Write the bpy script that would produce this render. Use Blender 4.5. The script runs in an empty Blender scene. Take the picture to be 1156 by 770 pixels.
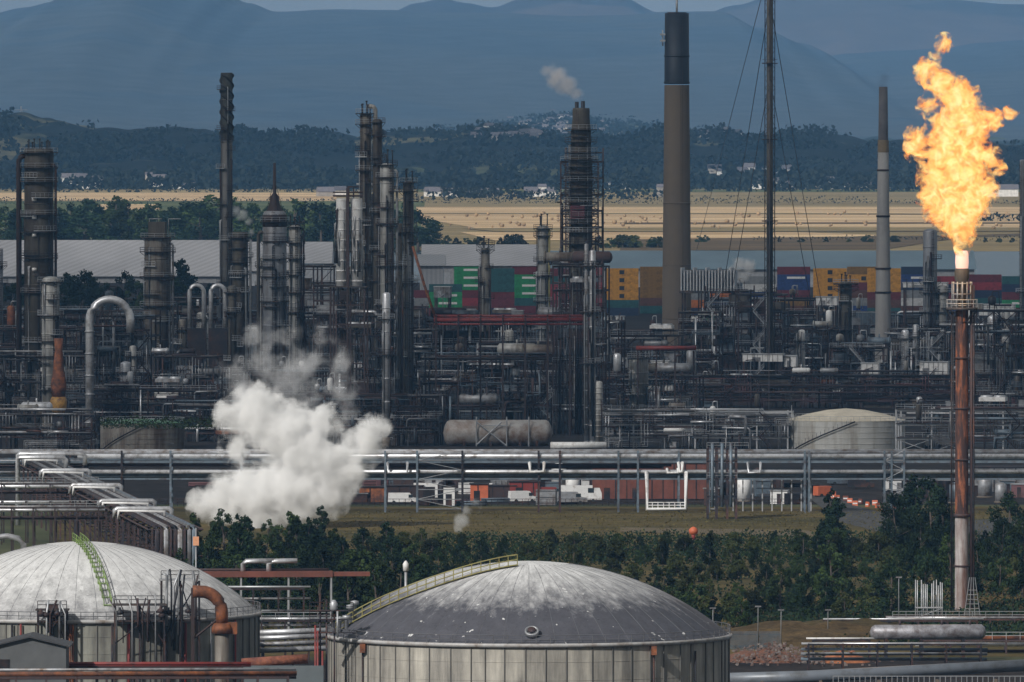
import bpy, bmesh, math, random
from mathutils import Vector, Matrix, noise
R = random.Random(7)
PI = math.pi
S = bpy.context.scene
C = S.collection
F, H, YH, CX = 12000.0, 80.0, 110.0, 578.0      # focal length in photo pixels, eye height, horizon row, centre column
def X(px, s): return (px - CX) / s              # s = pixels per metre at that distance
def Y(s): return F / s
def Z(py, s): return H - (py - YH) / s
def gs(py): return (py - YH) / H                # scale of the flat ground seen at row py
ORD = "first second third fourth fifth sixth seventh eighth ninth tenth eleventh twelfth thirteenth fourteenth fifteenth sixteenth seventeenth eighteenth nineteenth twentieth".split()
TENS = ['twenty', 'thirty', 'forty', 'fifty', 'sixty', 'seventy', 'eighty', 'ninety']
TENTHS = ['twentieth', 'thirtieth', 'fortieth', 'fiftieth', 'sixtieth', 'seventieth', 'eightieth', 'ninetieth']
def ordn(n):                                    # 1 -> first
    if n <= 20: return ORD[n - 1]
    t, u = divmod(n, 10)
    return TENTHS[t - 2] if u == 0 else TENS[t - 2] + '-' + ORD[u - 1]

# ---------------------------------------------------------------- materials
MATS = {}
def nn(nt, typ, **kw):
    n = nt.nodes.new(typ)
    for k, v in kw.items():
        if k in n.inputs.keys(): n.inputs[k].default_value = v
        else: setattr(n, k, v)
    return n
def mat(name, col, rough=.6, metal=0., var=.25, scale=.6, stain=None, samt=.0, streak=False, sscale=.5, bump=0., rnd=0., sharp=.12):
    """noise-varied paint or metal; stain = second colour in blotches (or vertical runs when streak)"""
    if name in MATS: return MATS[name]
    m = bpy.data.materials.new(name); m.use_nodes = True; nt = m.node_tree; L = nt.links
    b = nt.nodes['Principled BSDF']
    b.inputs['Roughness'].default_value = rough; b.inputs['Metallic'].default_value = metal
    tc = nn(nt, 'ShaderNodeTexCoord')
    n1 = nn(nt, 'ShaderNodeTexNoise', Scale=scale, Detail=6., Roughness=.65)
    L.new(tc.outputs['Object'], n1.inputs['Vector'])
    mr = nn(nt, 'ShaderNodeMapRange'); mr.inputs[1].default_value = .3; mr.inputs[2].default_value = .7
    mr.inputs[3].default_value = 1 - var; mr.inputs[4].default_value = 1 + var
    L.new(n1.outputs[0], mr.inputs[0])
    mul = nn(nt, 'ShaderNodeMix', data_type='RGBA', blend_type='MULTIPLY'); mul.inputs[0].default_value = 1
    mul.inputs[6].default_value = (*col, 1); L.new(mr.outputs[0], mul.inputs[7]); out = mul.outputs[2]
    if stain:
        mp = nn(nt, 'ShaderNodeMapping'); mp.inputs['Scale'].default_value = (1, 1, .12) if streak else (1, 1, 1)
        L.new(tc.outputs['Object'], mp.inputs['Vector'])
        n2 = nn(nt, 'ShaderNodeTexNoise', Scale=sscale, Detail=7., Roughness=.7); L.new(mp.outputs[0], n2.inputs['Vector'])
        m2 = nn(nt, 'ShaderNodeMapRange'); m2.inputs[1].default_value = 1 - samt - sharp; m2.inputs[2].default_value = 1 - samt + sharp
        L.new(n2.outputs[0], m2.inputs[0])
        mx = nn(nt, 'ShaderNodeMix', data_type='RGBA'); L.new(m2.outputs[0], mx.inputs[0]); L.new(out, mx.inputs[6])
        mx.inputs[7].default_value = (*stain, 1); out = mx.outputs[2]
    if rnd:
        oi = nn(nt, 'ShaderNodeObjectInfo'); m3 = nn(nt, 'ShaderNodeMapRange')
        m3.inputs[3].default_value = 1 - rnd; m3.inputs[4].default_value = 1 + rnd; L.new(oi.outputs['Random'], m3.inputs[0])
        mm = nn(nt, 'ShaderNodeMix', data_type='RGBA', blend_type='MULTIPLY'); mm.inputs[0].default_value = 1
        L.new(out, mm.inputs[6]); L.new(m3.outputs[0], mm.inputs[7]); out = mm.outputs[2]
    L.new(out, b.inputs['Base Color'])
    if bump:
        bp = nn(nt, 'ShaderNodeBump', Strength=bump, Distance=.3); L.new(n1.outputs[0], bp.inputs['Height']); L.new(bp.outputs[0], b.inputs['Normal'])
    MATS[name] = m
    return m
RUST = (.10, .042, .025)
M = dict(
    steel=mat('dark_steel', (.018, .017, .023), .6, .3, .4, .4, RUST, .42, sscale=.3, rnd=.4),
    rusty=mat('rusty_steel', (.060, .030, .026), .75, .1, .4, .5, (.03, .025, .03), .47, rnd=.4),
    bluesteel=mat('blue_grey_steel', (.13, .17, .21), .5, .2, .3, .3, (.07, .05, .05), .42, rnd=.2),
    redpaint=mat('red_pipe_paint', (.27, .035, .028), .6, 0, .35, .5, (.09, .03, .03), .46),
    orange=mat('orange_rust', (.30, .095, .03), .75, 0, .5, .8, (.07, .03, .02), .52),
    silver=mat('insulation_cladding', (.62, .63, .66), .38, .55, .2, .35, (.16, .14, .13), .40, sscale=.4, rnd=.2),
    silverdull=mat('dull_cladding', (.27, .28, .30), .5, .35, .3, .4, (.10, .07, .05), .44, sscale=.5, rnd=.35),
    white=mat('white_paint', (.72, .72, .72), .5, 0, .12, .5, (.25, .2, .17), .36, sscale=.6),
    shell=mat('column_shell', (.22, .205, .18), .6, .1, .3, .25, (.07, .045, .03), .50, True, .3, rnd=.15),
    shellpale=mat('pale_column_shell', (.36, .36, .35), .55, .15, .25, .25, (.10, .08, .06), .45, True, .35, rnd=.15),
    shellbrown=mat('brown_column_shell', (.095, .085, .068), .7, .1, .35, .3, (.04, .03, .025), .5, True, .3),
    shellblue=mat('blue_grey_shell', (.27, .285, .315), .5, .2, .2, .25, (.11, .09, .08), .44, True, .35),
    black=mat('black_steel', (.02, .02, .025), .6, .1, .4, .5),
    galv=mat('galvanised_steel', (.42, .43, .45), .5, .5, .2, .8, rnd=.2),
    yellow=mat('yellow_rail_paint', (.30, .27, .10), .6, 0, .3, .8, (.2, .15, .06), .4),
    green=mat('green_paint', (.06, .18, .09), .6, 0, .3, .8),
    concrete=mat('stack_concrete', (.165, .13, .095), .85, 0, .12, .08, (.12, .10, .085), .46, True, .12, sharp=.25),
    stackgrey=mat('grey_stack_paint', (.33, .325, .32), .7, 0, .12, .15, (.2, .18, .17), .45, True, .2, sharp=.2),
    capblack=mat('stack_top_band', (.012, .02, .035), .6, 0, .3, .2),
    deck=mat('deck_grating', (.035, .034, .037), .7, .2, .4, .5, (.09, .05, .035), .42, rnd=.3),
    tankwall=mat('tank_shell_plate', (.30, .295, .27), .6, .05, .2, .25, (.12, .11, .10), .47, True, .35, sharp=.2),
    brick=mat('brick_red_cladding', (.16, .05, .034), .8, 0, .3, .4, (.1, .04, .03), .42, True, .4),
    orangepaint=mat('orange_plastic', (.50, .12, .05), .6, 0, .2, .8),
    glass=mat('vehicle_glass', (.03, .04, .05), .15),
    rubber=mat('tyre_rubber', (.02, .02, .02), .9),
    lampglass=mat('lamp_glass', (.75, .75, .7), .3),
)

# ---------------------------------------------------------------- mesh building
class MB:
    def __init__(s): s.v = []; s.f = []; s.smooth = []
    def box(s, x0, x1, y0, y1, z0, z1):
        b = len(s.v)
        s.v += [(x, y, z) for z in (z0, z1) for y in (y0, y1) for x in (x0, x1)]
        s.f += [tuple(b + i for i in q) for q in ((0, 2, 3, 1), (4, 5, 7, 6), (0, 1, 5, 4), (2, 6, 7, 3), (0, 4, 6, 2), (1, 3, 7, 5))]
        s.smooth += [False] * 6
        return s
    def tube(s, pts, r, n=8, cap=True, closed=False):
        pts = [Vector(p) for p in pts]; N = len(pts); b = len(s.v)
        rr = r if isinstance(r, (list, tuple)) else [r] * N
        for i, p in enumerate(pts):
            if closed: d = (pts[(i + 1) % N] - pts[i - 1]).normalized()
            elif i == 0: d = (pts[1] - p).normalized()
            elif i == N - 1: d = (p - pts[-2]).normalized()
            else:
                d = ((pts[i + 1] - p).normalized() + (p - pts[i - 1]).normalized())
                d = d.normalized() if d.length > 1e-6 else (pts[i + 1] - p).normalized()
            up = Vector((0, 0, 1)) if abs(d.z) < .9 else Vector((0, 1, 0))
            a = d.cross(up).normalized(); c = a.cross(d)
            for k in range(n):
                t = 2 * PI * k / n
                s.v.append(tuple(p + (a * math.cos(t) + c * math.sin(t)) * rr[i]))
        segs = N if closed else N - 1
        for i in range(segs):
            i2 = (i + 1) % N
            for k in range(n):
                s.f.append((b + i * n + k, b + i * n + (k + 1) % n, b + i2 * n + (k + 1) % n, b + i2 * n + k)); s.smooth.append(n > 4)
        if cap and not closed:
            s.f.append(tuple(b + k for k in range(n))[::-1]); s.smooth.append(False)
            s.f.append(tuple(b + (N - 1) * n + k for k in range(n))); s.smooth.append(False)
        return s
    def bar(s, p, q, w=.15): return s.tube([p, q], w * .7, 4)
    def lathe(s, prof, n=24, cx=0, cy=0, axis='z', cap=True):
        b = len(s.v)
        for r, z in prof:
            for k in range(n):
                t = 2 * PI * k / n
                if axis == 'z': s.v.append((cx + r * math.cos(t), cy + r * math.sin(t), z))
                else: s.v.append((z, cx + r * math.cos(t), cy + r * math.sin(t)))
        for i in range(len(prof) - 1):
            for k in range(n):
                s.f.append((b + i * n + k, b + i * n + (k + 1) % n, b + (i + 1) * n + (k + 1) % n, b + (i + 1) * n + k)); s.smooth.append(True)
        if cap:
            s.f.append(tuple(b + k for k in range(n))[::-1]); s.f.append(tuple(b + (len(prof) - 1) * n + k for k in range(n))); s.smooth += [False, False]
        return s
    def quad(s, a, b_, c, d, sm=False):
        b = len(s.v); s.v += [tuple(a), tuple(b_), tuple(c), tuple(d)]; s.f.append((b, b + 1, b + 2, b + 3)); s.smooth.append(sm); return s
    def mesh(s, name, m):
        me = bpy.data.meshes.new(name); me.from_pydata(s.v, [], s.f); me.validate()
        if len(me.polygons) == len(s.smooth): me.polygons.foreach_set('use_smooth', s.smooth)
        me.materials.append(M[m] if isinstance(m, str) else m)
        return me
    def build(s, name, m, parent=None):
        o = bpy.data.objects.new(name, s.mesh(name, m)); C.objects.link(o)
        if parent is not None: o.parent = parent
        return o
def tag(o, label=None, cat=None, group=None, kind=None):
    if label: o['label'] = label
    if cat: o['category'] = cat
    if group: o['group'] = group
    if kind: o['kind'] = kind
    return o
def empty(name, px, s, label, cat, group=None, z=0., rz=0.):
    o = bpy.data.objects.new(name, None); C.objects.link(o); o.empty_display_size = .1
    o.location = (X(px, s), Y(s), z); o.rotation_euler = (0, 0, rz)
    return tag(o, label, cat, group)
def copy_tree(o, parent=None):
    c = o.copy(); C.objects.link(c); c.parent = parent
    for ch in o.children: copy_tree(ch, c)
    return c
def arc(c, r, a0, a1, n, plane='xz'):
    out = []
    for i in range(n + 1):
        a = a0 + (a1 - a0) * i / n
        if plane == 'xz': out.append((c[0] + r * math.cos(a), c[1], c[2] + r * math.sin(a)))
        else: out.append((c[0] + r * math.cos(a), c[1] + r * math.sin(a), c[2]))
    return out
def hoop(mb, r, z, w=.06, n=20, cx=0, cy=0): mb.tube(arc((cx, cy, z), r, 0, 2 * PI * (1 - 1 / n), n - 1, 'xy'), w, 4, closed=True)
def railing(mb, p, q, h=1.1, w=.045, step=2.):
    p, q = Vector(p), Vector(q); n = max(1, int((q - p).length / step))
    for i in range(n + 1):
        a = p.lerp(q, i / n); mb.tube([a, a + Vector((0, 0, h))], w, 4)
    for k in (h, h * .55): mb.tube([p + Vector((0, 0, k)), q + Vector((0, 0, k))], w, 4)

# ================================================================ SETTING
def flat(name, pts, z, m):
    mb = MB(); mb.v = [(x, y, z) for x, y in pts]; mb.f = [tuple(range(len(pts)))]; mb.smooth = [False]
    o = mb.build(name, m); return tag(o, kind='structure')
def pxpoly(pts): return [(X(px, gs(py)), Y(gs(py))) for px, py in pts]
def gmat(name, col, col2, scale, scale2=None, rough=.95, strx=1.):
    m = bpy.data.materials.new(name); m.use_nodes = True; nt = m.node_tree; L = nt.links; b = nt.nodes['Principled BSDF']
    b.inputs['Roughness'].default_value = rough; b.inputs['Specular IOR Level'].default_value = .15
    g = nn(nt, 'ShaderNodeNewGeometry'); mp = nn(nt, 'ShaderNodeMapping'); mp.inputs['Scale'].default_value = (strx, 1, 1)
    L.new(g.outputs['Position'], mp.inputs[0])
    n = nn(nt, 'ShaderNodeTexNoise', Scale=scale, Detail=8., Roughness=.65); L.new(mp.outputs[0], n.inputs['Vector'])
    r = nn(nt, 'ShaderNodeValToRGB'); r.color_ramp.elements[0].position = .38; r.color_ramp.elements[1].position = .62
    r.color_ramp.elements[0].color = (*col, 1); r.color_ramp.elements[1].color = (*col2, 1)
    L.new(n.outputs[0], r.inputs[0]); out = r.outputs[0]
    if scale2:
        n2 = nn(nt, 'ShaderNodeTexNoise', Scale=scale2, Detail=4.); L.new(mp.outputs[0], n2.inputs['Vector'])
        mr = nn(nt, 'ShaderNodeMapRange'); mr.inputs[1].default_value = .3; mr.inputs[2].default_value = .7; mr.inputs[3].default_value = .6; mr.inputs[4].default_value = 1.35
        L.new(n2.outputs[0], mr.inputs[0]); mm = nn(nt, 'ShaderNodeMix', data_type='RGBA', blend_type='MULTIPLY'); mm.inputs[0].default_value = 1
        L.new(out, mm.inputs[6]); L.new(mr.outputs[0], mm.inputs[7]); out = mm.outputs[2]
    L.new(out, b.inputs['Base Color'])
    return m
GR = gmat('far_ground', (.05, .06, .03), (.09, .09, .045), .004, .03)
flat('ground', [(-6000, 300), (6000, 300), (6000, 36000), (-6000, 36000)], 0, GR)
YARD = gmat('plant_yard', (.011, .010, .012), (.034, .028, .026), .05, .4)
flat('plant_yard', [(X(-300, 5.75), Y(5.75)), (X(1450, 5.75), Y(5.75)), (X(1450, 2.52), Y(2.52)), (X(-300, 2.52), Y(2.52))], .05, YARD)
GRASS = gmat('dry_grass', (.055, .048, .018), (.13, .095, .035), .04, .5, strx=.25)
flat('grass_field', [(X(60, 5.78), Y(5.78)), (X(1400, 5.78), Y(5.78)), (X(1400, 7.9), Y(7.9)), (X(60, 7.9), Y(7.9))], .05, GRASS)
ROADM = gmat('asphalt', (.055, .055, .058), (.085, .083, .08), .3, 2.)
flat('road', pxpoly([(905, 557), (938, 557), (960, 570), (1010, 583), (1080, 590), (1200, 580), (1200, 606), (1090, 620), (1010, 606), (950, 590)]), .1, ROADM)
flat('tank_yard', [(X(-80, 7.95), Y(7.95)), (X(1300, 7.95), Y(7.95)), (X(1300, 10.5), Y(10.5)), (X(-80, 10.5), Y(10.5))], .05, YARD)
# low terrace edges and the dirt track in the grass
flat('dirt_track', pxpoly([(700, 596), (905, 599), (1010, 612), (1010, 617), (900, 606), (700, 601)]), .09, gmat('track_soil', (.11, .09, .055), (.15, .12, .08), .2, 1.))
# water of the estuary
wm = bpy.data.materials.new('estuary_water'); wm.use_nodes = True; nt = wm.node_tree; b = nt.nodes['Principled BSDF']
b.inputs['Base Color'].default_value = (.05, .085, .11, 1); b.inputs['Roughness'].default_value = .25
tcn = nn(nt, 'ShaderNodeNewGeometry'); nz = nn(nt, 'ShaderNodeTexNoise', Scale=.05, Detail=5.); nt.links.new(tcn.outputs['Position'], nz.inputs['Vector'])
bp = nn(nt, 'ShaderNodeBump', Strength=.6, Distance=2.); nt.links.new(nz.outputs[0], bp.inputs['Height']); nt.links.new(bp.outputs[0], b.inputs['Normal'])
flat('water', pxpoly([(-200, 285), (640, 284), (1000, 280), (1090, 266), (1500, 260), (1500, 318), (-200, 320)]), .1, wm)
# farmland beyond the water
STRAW = gmat('straw_stubble', (.38, .24, .12), (.74, .55, .32), .02, .12, strx=.12)
TAN = gmat('dry_pasture', (.20, .15, .07), (.30, .23, .11), .01, .08, strx=.2)
MARSH = gmat('marsh', (.07, .055, .03), (.15, .10, .05), .02, .1, strx=.2)
GRN = gmat('green_pasture', (.07, .09, .03), (.12, .13, .05), .01, .06, strx=.2)
flat('pasture', pxpoly([(-300, 213.5), (1500, 213.5), (1500, 284), (-300, 284)]), .12, TAN)
flat('stubble_field', pxpoly([(470, 234), (1500, 234), (1500, 262), (560, 262), (470, 246)]), .3, STRAW)
flat('stubble_field', pxpoly([(520, 262.6), (900, 262.6), (1000, 266), (900, 270), (560, 272)]), .3, STRAW)
flat('stubble_field', pxpoly([(-300, 218), (380, 218), (380, 227), (-300, 227)]), .3, STRAW)
flat('stubble_field', pxpoly([(105, 231), (180, 231), (180, 237), (115, 237)]), .3, STRAW)
flat('pasture', pxpoly([(-300, 227.5), (480, 227.5), (470, 284), (-300, 284)]), .2, GRN)
flat('pasture', pxpoly([(470, 214.5), (1500, 214.5), (1500, 217), (470, 217)]), .2, GRN)
flat('pasture', pxpoly([(470, 241.2), (900, 241.2), (1500, 243), (1500, 244.2), (900, 242.4), (470, 242.2)]), .5, TAN)
flat('pasture', pxpoly([(700, 252.2), (1500, 251.6), (1500, 252.8), (700, 253.6)]), .5, MARSH)
flat('pasture', pxpoly([(520, 258.4), (860, 257), (1500, 258), (1500, 262), (1000, 262), (560, 262)]), .5, TAN)
flat('marsh', pxpoly([(700, 271), (1100, 266), (1500, 252), (1500, 262), (1090, 268), (1000, 282), (700, 284)]), .4, MARSH)

def interp(pts, x):
    if x <= pts[0][0]: return pts[0][1]
    for (a, b), (c, d) in zip(pts, pts[1:]):
        if x <= c:
            t = (x - a) / (c - a); t = t * t * (3 - 2 * t); return b + (d - b) * t
    return pts[-1][1]
def ridge(name, s0, s1, sil, m, bumpy=1., rows=26, cols=220, x0=-250, x1=1420, tail=.85, seed=0., freq=1., wood=0.):
    """a range of hills: ground at scale s0, crest at scale s1 following the skyline sil, falling away behind"""
    mb = MB(); n = 0
    for j in range(rows + 1):
        t = j / rows
        for i in range(cols + 1):
            px = x0 + (x1 - x0) * i / cols
            xx = X(px, s1)
            if t <= .7:
                u = t / .7; yy = Y(s0) + (Y(s1) - Y(s0)) * u; g = (1 - math.cos(u * PI)) / 2 * .65 + u * .35
            else:
                u = (t - .7) / .3; yy = Y(s1) + (Y(s1 * tail) - Y(s1)) * u; g = 1 - u * u
            top = max(Z(interp(sil, px), s1), 1.)
            k = noise.fractal(Vector((xx * .004 * freq + seed, yy * .0012 * freq, seed)), 1., 2., 5) * bumpy
            k2 = noise.noise(Vector((xx * .03, yy * .01, seed + 5.))) * wood
            k3 = abs(noise.noise(Vector((xx * .0011 * freq + seed * 3, yy * .0003 * freq, 1.)))) * bumpy * 1.5
            z = g * top + (k - k3 * 1.3 * (1 - g)) * top * .14 * math.sin(min(1, g) * PI * .85 + .2) + k2 * (g > .02)
            mb.v.append((xx * (Y(s1 if t > .7 else s1) / Y(s1)), yy, max(z, -20) if t < 1 else -30))
    w = cols + 1
    for j in range(rows):
        for i in range(cols):
            mb.f.append((j * w + i, j * w + i + 1, (j + 1) * w + i + 1, (j + 1) * w + i)); mb.smooth.append(True)
    return tag(mb.build(name, m), kind='structure')
def hillmat(name, wood, field, field2, scale, thr, strx=.35, con=.4):
    m = bpy.data.materials.new(name); m.use_nodes = True; nt = m.node_tree; L = nt.links; b = nt.nodes['Principled BSDF']
    b.inputs['Roughness'].default_value = 1; b.inputs['Specular IOR Level'].default_value = .05
    g = nn(nt, 'ShaderNodeNewGeometry'); mp = nn(nt, 'ShaderNodeMapping'); mp.inputs['Scale'].default_value = (1, strx, 3)
    L.new(g.outputs['Position'], mp.inputs[0])
    v = nn(nt, 'ShaderNodeTexVoronoi', Scale=scale, Randomness=.9); L.new(mp.outputs[0], v.inputs['Vector'])
    n = nn(nt, 'ShaderNodeTexNoise', Scale=scale * .45, Detail=5.); L.new(mp.outputs[0], n.inputs['Vector'])
    n2 = nn(nt, 'ShaderNodeTexNoise', Scale=scale * 9, Detail=4.); L.new(mp.outputs[0], n2.inputs['Vector'])
    sep = nn(nt, 'ShaderNodeSeparateColor'); L.new(v.outputs['Color'], sep.inputs[0])
    fm = nn(nt, 'ShaderNodeMix', data_type='RGBA'); L.new(sep.outputs[0], fm.inputs[0]); fm.inputs[6].default_value = (*field, 1); fm.inputs[7].default_value = (*field2, 1)
    ad = nn(nt, 'ShaderNodeMath', operation='MULTIPLY_ADD'); L.new(sep.outputs[1], ad.inputs[0]); ad.inputs[1].default_value = .25; L.new(n.outputs[0], ad.inputs[2])
    mr = nn(nt, 'ShaderNodeMapRange'); mr.inputs[1].default_value = thr; mr.inputs[2].default_value = thr + .02; L.new(ad.outputs[0], mr.inputs[0])
    mx = nn(nt, 'ShaderNodeMix', data_type='RGBA'); L.new(mr.outputs[0], mx.inputs[0]); mx.inputs[6].default_value = (*wood, 1); L.new(fm.outputs[2], mx.inputs[7])
    m2 = nn(nt, 'ShaderNodeMapRange'); m2.inputs[1].default_value = .3; m2.inputs[2].default_value = .7; m2.inputs[3].default_value = 1 - con; m2.inputs[4].default_value = 1 + con; L.new(n2.outputs[0], m2.inputs[0])
    mm = nn(nt, 'ShaderNodeMix', data_type='RGBA', blend_type='MULTIPLY'); mm.inputs[0].default_value = 1; L.new(mx.outputs[2], mm.inputs[6]); L.new(m2.outputs[0], mm.inputs[7])
    L.new(mm.outputs[2], b.inputs['Base Color'])
    return m
WOODED = hillmat('wooded_hill', (.011, .014, .013), (.06, .075, .035), (.15, .13, .07), .006, .76)
WOODED2 = hillmat('farmed_hill', (.022, .03, .02), (.08, .10, .05), (.17, .15, .09), .004, .66)
HAZED_MOOR = hillmat('hazed_moorland', (.058, .082, .11), (.066, .088, .112), (.072, .09, .108), .0014, .55, .6, .16)  # blue of the distant haze is partly put into this base colour
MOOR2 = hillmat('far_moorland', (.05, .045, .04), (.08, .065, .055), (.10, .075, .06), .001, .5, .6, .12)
ridge('hills', 1.27, 1.08, [(-250, 135), (0, 133), (30, 130), (60, 138), (90, 146), (150, 150), (200, 147), (250, 150), (300, 158), (340, 152), (400, 156), (440, 150), (500, 151), (540, 148), (590, 152),
      (620, 160), (660, 158), (700, 162), (750, 150), (800, 153), (850, 160), (900, 152), (960, 158), (1010, 166), (1050, 160), (1156, 168), (1420, 160)], WOODED, 1., wood=8., seed=3.1, cols=420, rows=40)
ridge('hills', .80, .62, [(-250, 150), (300, 152), (330, 143), (380, 148), (450, 147), (520, 142), (540, 139), (570, 135), (600, 132), (625, 127), (655, 128), (690, 134), (720, 136), (770, 142), (900, 150), (1156, 152), (1420, 150)], WOODED2, .6, wood=8., seed=8.4, cols=400, rows=34)
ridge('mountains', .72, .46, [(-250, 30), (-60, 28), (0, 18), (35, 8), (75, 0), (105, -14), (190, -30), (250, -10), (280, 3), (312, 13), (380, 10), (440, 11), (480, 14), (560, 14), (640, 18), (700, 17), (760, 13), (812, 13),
      (850, 30), (900, 48), (925, 64), (960, 60), (1010, 57), (1060, 55), (1110, 48), (1156, 45), (1420, 30)], HAZED_MOOR, .14, tail=.93, seed=1.7, rows=44, cols=300)
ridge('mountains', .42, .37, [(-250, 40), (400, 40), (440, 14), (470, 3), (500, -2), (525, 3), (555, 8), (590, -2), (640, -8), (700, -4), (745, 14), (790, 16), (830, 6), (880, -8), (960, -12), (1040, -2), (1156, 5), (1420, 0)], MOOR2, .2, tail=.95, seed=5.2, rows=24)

# ================================================================ SKY, SUN, HAZE
w = bpy.data.worlds.new('World'); S.world = w; w.use_nodes = True; nt = w.node_tree; L = nt.links
SUN = Vector((-.55, -.75, .62)).normalized()
sk = nn(nt, 'ShaderNodeTexSky', sky_type='NISHITA'); sk.sun_disc = False
sk.sun_elevation = math.asin(SUN.z); sk.sun_rotation = math.atan2(SUN.x, SUN.y); sk.air_density = 1.2; sk.dust_density = 1.5
bg = nt.nodes['Background']
tc = nn(nt, 'ShaderNodeTexCoord'); mp = nn(nt, 'ShaderNodeMapping'); mp.inputs['Scale'].default_value = (1, 1, 3.5); L.new(tc.outputs['Generated'], mp.inputs[0])
cn = nn(nt, 'ShaderNodeTexNoise', Scale=2.2, Detail=8., Roughness=.6); L.new(mp.outputs[0], cn.inputs['Vector'])
cr = nn(nt, 'ShaderNodeMapRange'); cr.inputs[1].default_value = .30; cr.inputs[2].default_value = .52; L.new(cn.outputs[0], cr.inputs[0])
cm = nn(nt, 'ShaderNodeMix', data_type='RGBA'); L.new(cr.outputs[0], cm.inputs[0]); L.new(sk.outputs[0], cm.inputs[6]); cm.inputs[7].default_value = (6.6, 6.5, 6.2, 1)
L.new(cm.outputs[2], bg.inputs[0]); bg.inputs[1].default_value = .044
sl = bpy.data.lights.new('sun', 'SUN'); sl.energy = 3.7; sl.angle = math.radians(.5); sl.color = (1., .965, .91)
so = bpy.data.objects.new('sun', sl); C.objects.link(so); so.rotation_euler = SUN.to_track_quat('Z', 'Y').to_euler()
hz = MB().box(-6500, 6500, -400, 36500, -40, 900); hm = bpy.data.materials.new('haze'); hm.use_nodes = True; nt = hm.node_tree; nt.nodes.clear()
ou = nn(nt, 'ShaderNodeOutputMaterial'); pv = nn(nt, 'ShaderNodeVolumePrincipled', Density=1.9e-5, Anisotropy=-.5); pv.inputs['Color'].default_value = (.24, .55, 1., 1)
nt.links.new(pv.outputs[0], ou.inputs['Volume'])
tag(hz.build('haze', hm), kind='stuff')
cam = bpy.data.cameras.new('camera'); co = bpy.data.objects.new('camera', cam); C.objects.link(co); S.camera = co
cam.sensor_width = 36; cam.lens = F * 36 / 1156; cam.clip_start = 5; cam.clip_end = 60000
co.location = (0, 0, H); co.rotation_euler = (PI / 2 - math.atan((385 - YH) / F), 0, 0)
vs = S.view_settings; vs.view_transform = 'Standard'; vs.look = 'None'; vs.exposure = -.08; vs.gamma = 1; vs.use_curve_mapping = False
S.cycles.volume_bounces = 8; S.cycles.max_bounces = 9; S.cycles.diffuse_bounces = 2; S.cycles.glossy_bounces = 2; S.cycles.use_denoising = True; S.cycles.transparent_max_bounces = 8
S.cycles.volume_max_steps = 256
# unseen clouds added overhead: one to shade the plant, one the low hills
cm0 = bpy.data.materials.new('shade_cloud_vapour'); cm0.use_nodes = True; nt = cm0.node_tree; nt.nodes.clear(); ou = nn(nt, 'ShaderNodeOutputMaterial'); pv = nn(nt, 'ShaderNodeVolumePrincipled', Density=.0026, Anisotropy=.6)
pv.inputs['Color'].default_value = (.93, .94, .96, 1); nt.links.new(pv.outputs[0], ou.inputs['Volume'])
for cy_, rx_, ry_ in ((3450, 1250, 1330), (13000, 2600, 3300)):
  bmc = bmesh.new(); bmesh.ops.create_icosphere(bmc, subdivisions=5, radius=1.)
  for v in bmc.verts:
    k_ = 1 + .22 * noise.fractal(v.co * 2.2, 1., 2., 4); top_ = 1.4 if v.co.z > 0 else .7
    v.co = Vector((v.co.x * rx_ * k_, v.co.y * ry_ * k_, v.co.z * 170 * k_ * top_))
  mc = bpy.data.meshes.new('cloud'); bmc.to_mesh(mc); bmc.free(); mc.materials.append(cm0); oc = bpy.data.objects.new('cloud', mc); C.objects.link(oc)
  T_ = 1500 / SUN.z; oc.location = (SUN.x * T_, cy_ + SUN.y * T_, 1500); tag(oc, kind='stuff')
# ================================================================ TREES
def leafmat(name, a, b_, rnd=.6):
    m = bpy.data.materials.new(name); m.use_nodes = True; nt = m.node_tree; L = nt.links; b = nt.nodes['Principled BSDF']
    b.inputs['Roughness'].default_value = .8; b.inputs['Specular IOR Level'].default_value = .15
    tc = nn(nt, 'ShaderNodeTexCoord'); n = nn(nt, 'ShaderNodeTexNoise', Scale=.7, Detail=3.); L.new(tc.outputs['Object'], n.inputs['Vector'])
    r = nn(nt, 'ShaderNodeValToRGB'); r.color_ramp.elements[0].position = .35; r.color_ramp.elements[1].position = .65
    r.color_ramp.elements[0].color = (*a, 1); r.color_ramp.elements[1].color = (*b_, 1); L.new(n.outputs[0], r.inputs[0])
    oi = nn(nt, 'ShaderNodeObjectInfo'); m3 = nn(nt, 'ShaderNodeMapRange'); m3.inputs[3].default_value = 1 - rnd; m3.inputs[4].default_value = 1 + rnd; L.new(oi.outputs['Random'], m3.inputs[0])
    mm = nn(nt, 'ShaderNodeMix', data_type='RGBA', blend_type='MULTIPLY'); mm.inputs[0].default_value = 1; L.new(r.outputs[0], mm.inputs[6]); L.new(m3.outputs[0], mm.inputs[7])
    L.new(mm.outputs[2], b.inputs['Base Color']); return m
LEAFA = leafmat('birch_leaves', (.014, .027, .008), (.036, .056, .015))
LEAFB = leafmat('dark_leaves', (.007, .016, .007), (.017, .032, .011))
LEAFO = leafmat('olive_leaves', (.022, .032, .009), (.050, .056, .017))
BARK = mat('bark', (.07, .055, .045), .9)
def leaf(mb, p, size, rr):
    a = Vector((rr.uniform(-1, 1), rr.uniform(-1, 1), rr.uniform(-1, 1))).normalized()
    b = a.cross(Vector((rr.uniform(-1, 1), rr.uniform(-1, 1), rr.uniform(-1, 1)))).normalized()
    a = a * size * .5; b = b * size * .38
    mb.quad(p - a, p + b, p + a, p - b)
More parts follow.
